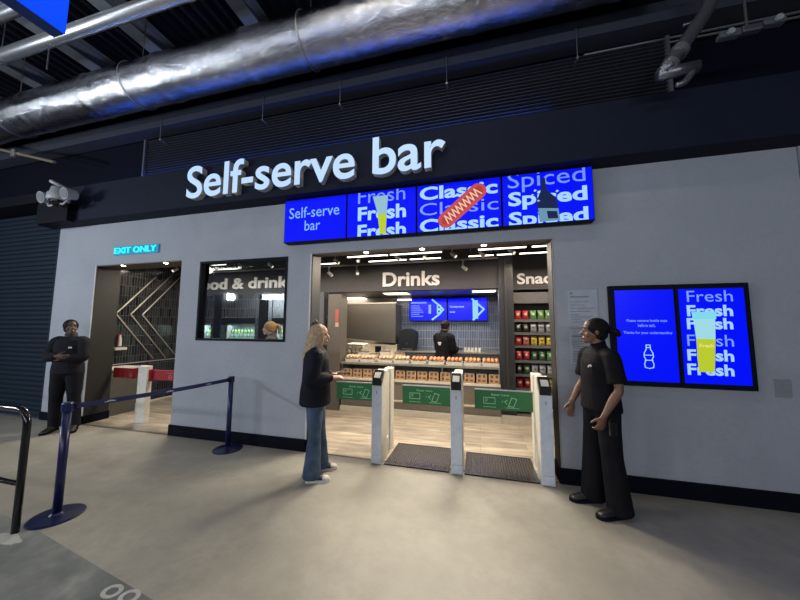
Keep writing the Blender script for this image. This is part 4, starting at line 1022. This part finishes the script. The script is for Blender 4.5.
def head_mesh(m, T):
    b = MB()
    b.rings([[Vector(((hw) * math.cos(2 * PI * k / 20), (yb + yf) / 2 + (yf - yb) / 2 * math.sin(2 * PI * k / 20), z)) for k in range(20)] for z, hw, yb, yf in HEADP])
    b.tube([(0, .080, .128), (0, .096, .105), (0, .108, .087), (0, .092, .080)], [.008, .011, .014, .010], 10)
    b.sph((-.011, .092, .083), .008, 8, 6); b.sph((.011, .092, .083), .008, 8, 6)
    b.sph((0, .088, .052), (.024, .012, .007), 12, 6); b.sph((0, .086, .040), (.021, .012, .008), 12, 6)
    b.sph((0, .080, .014), (.020, .014, .013), 12, 6)
    for s in (-1, 1):
        b.sph((s * .030, .078, .137), (.022, .011, .006), 10, 6)
        b.sph((s * .042, .058, .078), (.022, .022, .022), 10, 6)
        b.sph((s * .074, -.010, .105), (.009, .019, .031), 10, 8)
    b.bm.transform(T); m.merge(b.bm)


def hand(m, wrist, d, pn, ts, curl=25, L=1.0, spread=4):
    """d: towards fingers, pn: palm normal (fingers curl to it), ts: side of the thumb"""
    d = Vector(d).normalized(); pn = Vector(pn); pn = (pn - d * pn.dot(d)).normalized(); sd = Vector(ts); sd = (sd - d * sd.dot(d) - pn * sd.dot(pn)).normalized()
    w_ = Vector(wrist)
    m.rings([[w_ + d * (t * L) + sd * (c_ * hw * math.cos(2 * PI * k / 14) if False else hw * math.cos(2 * PI * k / 14)) * L + pn * hh * math.sin(2 * PI * k / 14) * L for k in range(14)]
             for t, hw, hh, c_ in ((-.02, .024, .020, 1), (.015, .031, .017, 1), (.05, .039, .015, 1), (.085, .040, .013, 1), (.095, .034, .009, 1))])
    for j, (off, ln) in enumerate(((.029, .066), (.010, .074), (-.010, .069), (-.029, .054))):
        b = w_ + d * (.080 * L) + sd * off * L; pts = [w_ + d * .05 * L + sd * off * L, b]; a = 0
        for fr, add in ((.42, curl * .6), (.33, curl), (.25, curl * .8)):
            a += add; dd = d * math.cos(R(a)) + pn * math.sin(R(a)) + sd * math.sin(R(spread)) * (1 if j < 2 else -1) * .3
            b = b + dd.normalized() * ln * fr * L; pts.append(b)
        m.tube(pts, [.009 * L, .0092 * L, .0086 * L, .0080 * L, .0062 * L], 10); m.sph(pts[-1], .0062 * L, 8, 6)
    b = w_ + d * .025 * L + sd * .026 * L; pts = [w_ + d * .01 * L, b]
    for a, ln in ((50, .030), (35, .028), (22, .022)):
        b = b + (sd * math.sin(R(a)) + d * math.cos(R(a)) + pn * .35).normalized() * ln * L; pts.append(b)
    m.tube(pts, [.014 * L, .0135 * L, .0112 * L, .0100 * L, .0075 * L], 10); m.sph(pts[-1], .0075 * L, 8, 6)


def shoe(parent, ankle, toe_dir, m_up, m_sole, cap=None, L=.26):
    d = Vector((toe_dir[0], toe_dir[1], 0)).normalized(); s = Vector((-d.y, d.x, 0)); a = Vector((ankle[0], ankle[1], 0))
    def ring(t, hw, z0, z1, n=14):
        c = a + d * t * L
        return [c + s * hw * math.cos(2 * PI * k / n) + Vector((0, 0, (z0 + z1) / 2 + (z1 - z0) / 2 * math.sin(2 * PI * k / n))) for k in range(n)]
    m = MB(); m.rings([ring(-.26, .020, .02, .065), ring(-.22, .033, .014, .10), ring(-.08, .038, .014, .112), ring(.08, .040, .014, .105), ring(.26, .043, .014, .080), ring(.45, .047, .014, .062), ring(.62, .043, .014, .052), ring(.72, .026, .016, .040)])
    up_ = m.build('shoe_upper', m_up, parent, smooth=True)
    m = MB(); P = [(-.27, .026), (-.2, .038), (0, .040), (.25, .045), (.45, .051), (.62, .047), (.72, .032), (.755, .012)]
    ol = [a + d * t * L + s * w for t, w in P] + [a + d * t * L - s * w for t, w in reversed(P)]
    m.rings([[p + Vector((0, 0, z)) for p in ol] for z in (0.0, 0.026)]); m.build('shoe_sole', m_sole, parent)
    if cap:
        m = MB(); m.rings([ring(.44, .0475, .014, .064), ring(.62, .044, .014, .0545), ring(.725, .027, .016, .042)]); m.build('toe_cap', cap, parent, smooth=True)
    return up_


def skin_mat(name, c):
    m = mat(name, c, 0.5, var=(25, tuple(v * 0.9 for v in c), 3), bump=(120, 0.05))
    m.node_tree.nodes['Principled BSDF'].inputs['Subsurface Weight'].default_value = 0.05
    return m


def person(label, loc, rz, S, skin, lips, J, top, pants, shoes, hair, headyaw=0, headpitch=0, curl=(25, 25), handspec=None, logo=None, group=None, voxel=.0055):
    t = thing('person', label, 'person', loc, rz, group); t.scale = (S.get('scale', 1),) * 3
    # ---- body
    hz = J.get('neck', (0, 0, 1.42)); hx, hy, hzv = hz
    hb = Vector((hx, hy + .01, hzv + .035))
    T = Matrix.Translation(hb) @ Matrix.Rotation(R(headyaw), 4, 'Z') @ Matrix.Rotation(R(headpitch), 4, 'X') @ Matrix.Diagonal((S.get('head', 1),) * 3 + (1,))
    m = MB()
    g = S.get('girth', 1.0)
    column(m, [(.80, 0, 0, .06 * g, .07 * g), (.85, 0, -.005, .150 * g, .105 * g), (.92, 0, -.005, .163 * g, .112 * g), (1.02, 0, 0, .140 * g, .100 * g), (1.10, 0, .005, .128 * g, .094 * g), (1.20, 0, .005, .142 * g, .104 * g), (1.29, 0, 0, .155 * g, .104 * g), (1.36, 0, -.005, .150, .085), (1.405, 0, -.008, .095, .065), (1.42, 0, -.005, .056, .054)])
    m.tube([(0, -.01, 1.38), (hx * .5, hy * .5 - .006, 1.43), tuple(hb + Vector((0, -.012, .05)))], [.060, .053, .052], 14)
    head_mesh(m, T)
    for s, k in ((1, 'r'), (-1, 'l')):
        sh_, el, wr = [Vector(v) for v in J['arm_' + k]]
        limb(m, [Vector((s * .09, -.005, 1.365)), sh_, sh_.lerp(el, .5), el, el.lerp(wr, .35), wr], [.045, .050, .041, .035, .037, .024])
        hp, kn, an = [Vector(v) for v in J['leg_' + k]]
        limb(m, [hp, hp.lerp(kn, .5), kn, kn.lerp(an, .35), an], [.088, .072, .050, .052, .034])
        m.tube([an + Vector((0, -.03, -.03)), an + Vector((0, .05, -.045)), an + Vector((0, .13, -.06))], [.03, .032, .022], 10)
        hd = (handspec or {}).get(k)
        if hd: hand(m, wr + (wr - el).normalized() * .012, hd[0], hd[1], hd[2], hd[3])
    me = remesh(m, voxel, 2)
    link('body', me, skin, t, smooth=True)
    # ---- eyes and lips
    for s in (-1, 1):
        e = MB(); e.sph((s * .031, .0765, .119), (.0115, .0080, .0060), 12, 8); e.bm.transform(T); eo = e.build('eye', mat('eye_white', (0.22, 0.20, 0.19), 0.5), t, smooth=True)
        e = MB(); e.sph((s * .031, .0832, .119), (.0055, .003, .0055), 10, 6); e.bm.transform(T); e.build('iris', mat('iris_dark', (0.03, 0.015, 0.01), 0.15), eo, smooth=True)
        e = MB(); e.tube([(s * .015, .090, .142), (s * .032, .0895, .148), (s * .050, .078, .142)], [.003, .0038, .002], 8); e.bm.transform(T); e.build('eyebrow', mat('brow_dark', (0.03, 0.02, 0.015), 0.8), t, smooth=True)
    e = MB(); e.sph((0, .0975, .047), (.021, .006, .010), 12, 6); e.bm.transform(T); e.build('lips', lips, t, smooth=True)
    hair(t, T)
    top(t, J); pants(t, J); shoes(t, J)
    if logo: logo(t)
    return t


def hair_cap(m, T, k=1.0, low=.055):
    b = MB()
    b.sph((0, -.022, .140), (.0835 * k, .100 * k, .094 * k), 24, 16)
    b.sph((0, -.040, .085), (.072 * k, .070, .065), 20, 12)
    b.bm.transform(T); m.merge(b.bm)


CLOTHN = 0
def cloth_top(t, J, mtl, add=.018, hem=.86, flare=.0, sleeve='long', collar=True, voxel=.008, hood=False, name='top', extra=None):
    m = MB(); g = 1 + add * 3
    column(m, [(hem, 0, 0, .165 + add + flare, .115 + add + flare), (hem + .02, 0, 0, .168 + add + flare, .12 + add + flare), (.95, 0, 0, .165 + add + flare * .8, .116 + add + flare * .8), (1.06, 0, .003, .150 + add + flare * .6, .108 + add + flare * .6), (1.18, 0, .005, .152 + add + flare * .3, .110 + add + flare * .3), (1.29, 0, 0, .160 + add, .108 + add), (1.365, 0, -.005, .150 + add * .7, .086 + add), (1.415, 0, -.008, .092 + add * .4, .066 + add * .5), (1.44, 0, -.005, .064, .062)], 28)
    for s, k in ((1, 'r'), (-1, 'l')):
        sh_, el, wr = [Vector(v) for v in J['arm_' + k]]
        if sleeve == 'long':
            e = wr - (wr - el).normalized() * .02
            limb(m, [Vector((s * .09, -.005, 1.36)), sh_, sh_.lerp(el, .5), el, el.lerp(wr, .5), e], [.055 + add * .6, .058 + add, .052 + add, .045 + add, .044 + add, .030 + add * .6])
        else:
            e = sh_.lerp(el, .82)
            m.tube([Vector((s * .09, -.005, 1.36)), sh_, sh_.lerp(el, .4), e], [.055 + add * .5, .056 + add * .8, .056 + add, .062 + add], 16, smooth=3); m.sph(sh_, .056 + add * .8)
    if collar: m.tube([(0, -.012, 1.40), (0, -.006, 1.455), (0, 0, 1.475)], [.07, .062, .064], 20)
    if hood: m.sph((0, -.085, 1.405), (.10, .055, .06), 18, 10)
    if extra: extra(m)
    return link(name, remesh(m, voxel, 4), mtl, t, smooth=True)


def cloth_pants(t, J, mtl, add=.012, hemr=.07, kneer=.066, hemz=.045, voxel=.008, name='trousers'):
    m = MB()
    column(m, [(.80, 0, 0, .07, .08), (.86, 0, -.004, .158 + add, .112 + add), (.93, 0, -.004, .166 + add, .115 + add), (1.01, 0, 0, .142 + add, .103 + add)], 24)
    for s, k in ((1, 'r'), (-1, 'l')):
        hp, kn, an = [Vector(v) for v in J['leg_' + k]]
        e = Vector((an.x, an.y + .01, hemz))
        m.tube([hp, hp.lerp(kn, .5), kn, kn.lerp(e, .5), kn.lerp(e, .85), e], [.092 + add, .080 + add, kneer, (kneer + hemr) / 2, hemr * .97, hemr], 22, smooth=5); m.sph(hp, .092 + add)
    return link(name, remesh(m, voxel, 4), mtl, t, smooth=True)


def folded(name, c, c2=None, rough=0.85, s=9, st=0.5, stretch=(1, 1, 0.5)):
    return mat(name, c, rough, var=(6, c2 or tuple(v * 0.7 for v in c), 4), bump=(s, st, stretch), spec=0.12)


# ---- woman in jeans at the left gate
SK1 = skin_mat('skin_fair', (0.55, 0.33, 0.24)); SK2 = skin_mat('skin_brown', (0.17, 0.085, 0.055)); SK3 = skin_mat('skin_deep', (0.085, 0.045, 0.032))
LP1 = mat('lips_rose', (0.40, 0.14, 0.12), 0.4); LP2 = mat('lips_brown', (0.14, 0.05, 0.04), 0.4)
JW = {'arm_r': [(.175, 0, 1.335), (.215, -.035, 1.08), (.12, .17, 1.095)], 'arm_l': [(-.175, 0, 1.335), (-.215, -.02, 1.08), (-.07, .17, 1.105)],
      'leg_r': [(.088, 0, .86), (.095, .01, .48), (.095, -.02, .09)], 'leg_l': [(-.088, 0, .86), (-.12, .05, .48), (-.16, .06, .09)], 'neck': (0, .012, 1.42)}
BLONDE = mat('hair_blonde', (0.62, 0.46, 0.28), 0.5, var=(24, (0.24, 0.15, 0.08), 3, (6, 6, .6)), bump=(60, 0.6, (6, 6, .4)))


def hair_w(t, T):
    m = MB(); hair_cap(m, T, 1.06)
    random.seed(11)
    for k in range(54):
        a = R(-205 + 250 * k / 53 + random.uniform(-3, 3))        # round the back of the head, open at the face
        ca, sa = math.cos(a), math.sin(a)
        L = .30 + random.uniform(-.035, .03)
        p0 = Vector((.03 * ca, -.02 + .03 * sa, .232)); p1 = Vector((.080 * ca, -.02 + .094 * sa, .155)); p2 = Vector((.096 * ca, -.028 + .106 * sa, .04)); p3 = Vector((.110 * ca, -.045 + .112 * sa, .14 - L)); p4 = Vector((.100 * ca + random.uniform(-.01, .01), -.048 + .108 * sa, .11 - L))
        b = MB(); b.tube([p0, p1, p2, p3, p4], [.008, .014, .016, .014, .003], 8, smooth=3); b.bm.transform(T); m.merge(b.bm)
    h = m.build('hair', BLONDE, t, smooth=True)
    b = MB()
    for s in (-1, 1):
        b.tube([(s * .012, -.05, .225), (s * .022, -.055, .262), (s * .006, -.06, .285)], [.011, .013, .004], 8, smooth=3)
        b.tube([(s * .012, -.08, .215), (s * .026, -.088, .250), (s * .006, -.09, .27)], [.010, .012, .004], 8, smooth=3)
    b.bm.transform(T); b.build('hair_claw', mat('claw_dark_brown', (0.05, 0.025, 0.015), 0.3), h, smooth=True)


def phone(t, pos, rot, nm='phone'):
    m = MB(); m.box(-.037, .037, -.075, .075, -.004, .004, .003); return m.build(nm, mat('phone_black', (0.01, 0.01, 0.012), 0.2), t, pos, rot=rot)


DEN = folded('denim_blue', (0.075, 0.115, 0.175), (0.035, 0.055, 0.095), 0.8, 10, 0.5)
JAC = folded('jacket_black_navy', (0.010, 0.011, 0.020), None, 0.7, 8, 0.7)
def shoes_w(t, J):
    up = mat('sneaker_black', (0.03, 0.03, 0.035), 0.6); wh = mat('sneaker_white', (0.62, 0.60, 0.56), 0.6)
    shoe(t, (.095, 0.0), (.10, 1), up, wh, wh, .25); shoe(t, (-.16, .075), (-.05, 1), up, wh, wh, .25)
HS = {'r': ((-.15, 1, .02), (-.3, .1, -1), (-1, 0, .2), 22), 'l': ((.35, 1, .0), (0, 0, 1), (-1, 0, .3), 30)}
person('woman with long blonde hair, dark jacket and flared blue jeans standing before the gates', (-1.735, -.57, 0), R(-64), {'head': .98, 'scale': .965}, SK1, LP1, JW,
       lambda t, J: (cloth_top(t, J, JAC, .034, .80, .02, name='jacket'),),
       lambda t, J: cloth_pants(t, J, DEN, .008, .098, .068, .045, name='jeans'), shoes_w, hair_w, headyaw=-8, headpitch=-4, handspec=HS)
tp = thing('mobile_phone', 'dark phone held in the hands of the woman in jeans', 'phone', (-1.462, -.452, 1.085), R(-64))
m = MB(); m.box(-.036, .036, -.072, .072, -.004, .004, .003); m.build('phone_body', mat('phone_black', (0.01, 0.01, 0.012), 0.2), tp)
m = MB(); m.box(-.033, .033, -.066, .066, .0041, .0048); m.build('phone_screen', mat('phone_screen', (0.02, 0.02, 0.03), 0.08), tp)

# ---- staff member at right
HB = mat('hair_black', (0.008, 0.006, 0.006), 0.6, bump=(60, 0.4, (1, 5, 1)), spec=0.15)
JS = {'arm_r': [(.18, 0, 1.345), (.225, .02, 1.09), (.215, .14, .885)], 'arm_l': [(-.18, 0, 1.345), (-.235, -.01, 1.08), (-.215, .11, .865)],
      'leg_r': [(.088, 0, .86), (.10, .03, .48), (.12, .03, .09)], 'leg_l': [(-.088, 0, .86), (-.10, -.01, .48), (-.11, -.06, .09)], 'neck': (0, .015, 1.425)}


def hair_s(t, T):
    m = MB(); hair_cap(m, T, 1.02)
    b = MB(); b.tube([(0, -.105, .125), (0, -.138, .118), (0, -.17, .098), (0, -.20, .070)], [.030, .034, .036, .016], 12, smooth=3); b.bm.transform(T); m.merge(b.bm)
    h = m.build('hair', HB, t, smooth=True)
    b = MB(); b.tube([(0, -.118, .125), (0, -.128, .123)], [.032, .032], 14); b.bm.transform(T); b.build('hair_tie', BLACK, h, smooth=True)


POLO = folded('polo_black', (0.006, 0.006, 0.009), None, 0.75, 8, 0.5)
TRB = folded('trousers_black', (0.008, 0.008, 0.011), None, 0.8, 7, 0.6, (1, 1, .35))
LG = mat('logo_white', (0.55, 0.55, 0.55), 0.6)
def shoes_s(t, J):
    k = mat('shoe_black', (0.010, 0.010, 0.012), 0.4)
    shoe(t, (-.11, -.05), (-.12, 1), k, BLACK, None, .29); shoe(t, (.12, .04), (.05, 1), k, BLACK, None, .28)
def logo_s(t):
    m = MB()
    for a, b_ in (((-.105, 1.262), (-.085, 1.268)), ((-.085, 1.268), (-.065, 1.260)), ((-.078, 1.260), (-.058, 1.250))):
        segs(m, a, b_, .010, .129, .135)
    m.build('chest_logo', LG, t)
HS2 = {'r': ((-.05, .25, -1), (-1, .1, 0), (0, 1, .2), 24), 'l': ((.05, .35, -1), (1, .1, 0), (0, 1, .3), 34)}
person('staff member in black polo shirt, wide black trousers and low ponytail beside the portrait screens', (1.07, -.40, 0), R(104), {'head': 1.0}, SK2, LP2, JS,
       lambda t, J: cloth_top(t, J, POLO, .015, .86, .008, sleeve='short', name='polo_shirt'),
       lambda t, J: cloth_pants(t, J, TRB, .008, .100, .084, .035), shoes_s, hair_s, headyaw=-22, handspec=HS2, logo=logo_s)
tp = thing('handheld_radio', 'small black handset in the hand of the staff member in the polo shirt', 'radio', (1.05, -.70, .78), R(104))
m = MB(); m.box(-.014, .014, -.03, .03, -.055, .055, .006); m.build('handset_body', mat('phone_black', (0.01, 0.01, 0.012), 0.2), tp)
m = MB(); m.cyl((0, .018, .0555), (0, .018, .075), .006, n=8); m.build('aerial', BLACK, tp)

# ---- guard with folded arms at left
JG = {'arm_r': [(.175, 0, 1.345), (.225, .06, 1.115), (.03, .205, 1.135)], 'arm_l': [(-.175, 0, 1.345), (-.225, .06, 1.105), (-.02, .180, 1.095)],
      'leg_r': [(.095, 0, .86), (.10, .02, .48), (.095, .0, .09)], 'leg_l': [(-.095, 0, .86), (-.13, .02, .48), (-.17, .0, .09)], 'neck': (0, .01, 1.425)}
HOOD = folded('hoodie_charcoal', (0.016, 0.016, 0.021), None, 0.85, 8, 0.6)
TRG = folded('trousers_charcoal', (0.012, 0.012, 0.016), None, 0.85, 8, 0.5)


def hair_g(t, T):
    m = MB(); hair_cap(m, T, 1.05)
    b = MB(); b.sph((0, -.10, .13), (.05, .04, .05), 14, 10); b.bm.transform(T); m.merge(b.bm)
    m.build('hair', HB, t, smooth=True)
def shoes_g(t, J):
    k = mat('trainer_black', (0.014, 0.014, 0.016), 0.5)
    shoe(t, (.095, .02), (-.05, 1), k, BLACK, None, .29); shoe(t, (-.17, .02), (-.45, 1), k, BLACK, None, .29)
def logo_g(t):
    m = MB(); m.box(-.115, -.070, .130, .136, 1.250, 1.272); m.build('chest_logo', LG, t)
    m = MB(); m.tube([(0, -.01, 1.42), (0, 0, 1.455), (0, .006, 1.485)], [.075, .073, .066], 18, smooth=3); m.build('snood', mat('snood_grey', (0.035, 0.034, 0.04), 0.9), t, smooth=True)
HS3 = {'r': ((-1, -.1, -.08), (0, -1, 0), (0, 0, 1), 14), 'l': ((1, -.25, .05), (0, -1, 0), (0, 0, 1), 20)}
person('guard in dark sweatshirt with folded arms leaning near the exit doorway', (-6.22, -.27, 0), R(-153), {'head': 1.0, 'girth': 1.0}, SK3, LP2, JG,
       lambda t, J: cloth_top(t, J, HOOD, .024, .86, .006, hood=False, name='sweatshirt'),
       lambda t, J: cloth_pants(t, J, TRG, .016, .072, .078, .05), shoes_g, hair_g, headyaw=45, headpitch=4, handspec=HS3, logo=logo_g, voxel=.007)

# ---- worker behind the counter
JK = {'arm_r': [(.18, 0, 1.345), (.21, .06, 1.09), (.15, .24, 1.12)], 'arm_l': [(-.18, 0, 1.345), (-.21, .06, 1.09), (-.13, .24, 1.12)],
      'leg_r': [(.088, 0, .86), (.10, .0, .48), (.11, 0, .09)], 'leg_l': [(-.088, 0, .86), (-.10, 0, .48), (-.11, 0, .09)], 'neck': (0, .03, 1.42)}
HS4 = {'r': ((0, 1, 0), (0, 0, -1), (-1, 0, 0), 25), 'l': ((0, 1, 0), (0, 0, -1), (1, 0, 0), 25)}
def logo_k(t):
    m = MB(); m.box(-.02, .06, -.150, -.144, 1.22, 1.25); m.box(.0, .05, -.150, -.144, 1.19, 1.215); m.build('back_print', LG, t)
person('worker in black shirt with back turned behind the display counter', (-.70, 2.72, 0), R(-35), {'head': .98, 'scale': 1.04}, SK2, LP2, JK,
       lambda t, J: cloth_top(t, J, POLO, .020, .86, .006, name='work_shirt'),
       lambda t, J: cloth_pants(t, J, TRB, .010, .07, .066, .05), shoes_s, lambda t, T: hair_g(t, T), headyaw=0, headpitch=-12, handspec=HS4, logo=logo_k, voxel=.009)
# ---- shopper seen through the window
HC = mat('hair_auburn', (0.42, 0.24, 0.09), 0.45, var=(30, (0.22, 0.10, 0.04), 3, (5, 5, 1)), bump=(50, 0.5, (5, 5, 1)))
def hair_c(t, T):
    m = MB(); hair_cap(m, T, 1.07)
    b = MB(); b.tube([(0, -.10, .15), (0, -.15, .15), (0, -.175, .09), (0, -.165, .0)], [.034, .036, .034, .01], 12, smooth=4); b.bm.transform(T); m.merge(b.bm)
    m.build('hair', HC, t, smooth=True)
person('shopper with tied auburn hair seen through the window from the chest up', (-3.62, 1.12, 0), R(118), {'head': 1.0}, SK1, LP1, JK,
       lambda t, J: cloth_top(t, J, folded('coat_grey', (0.10, 0.09, 0.10)), .03, .82, .012, name='coat'),
       lambda t, J: cloth_pants(t, J, TRG, .010, .07, .066, .05), shoes_s, hair_c, headyaw=0, headpitch=-2, handspec=HS4, voxel=.009)
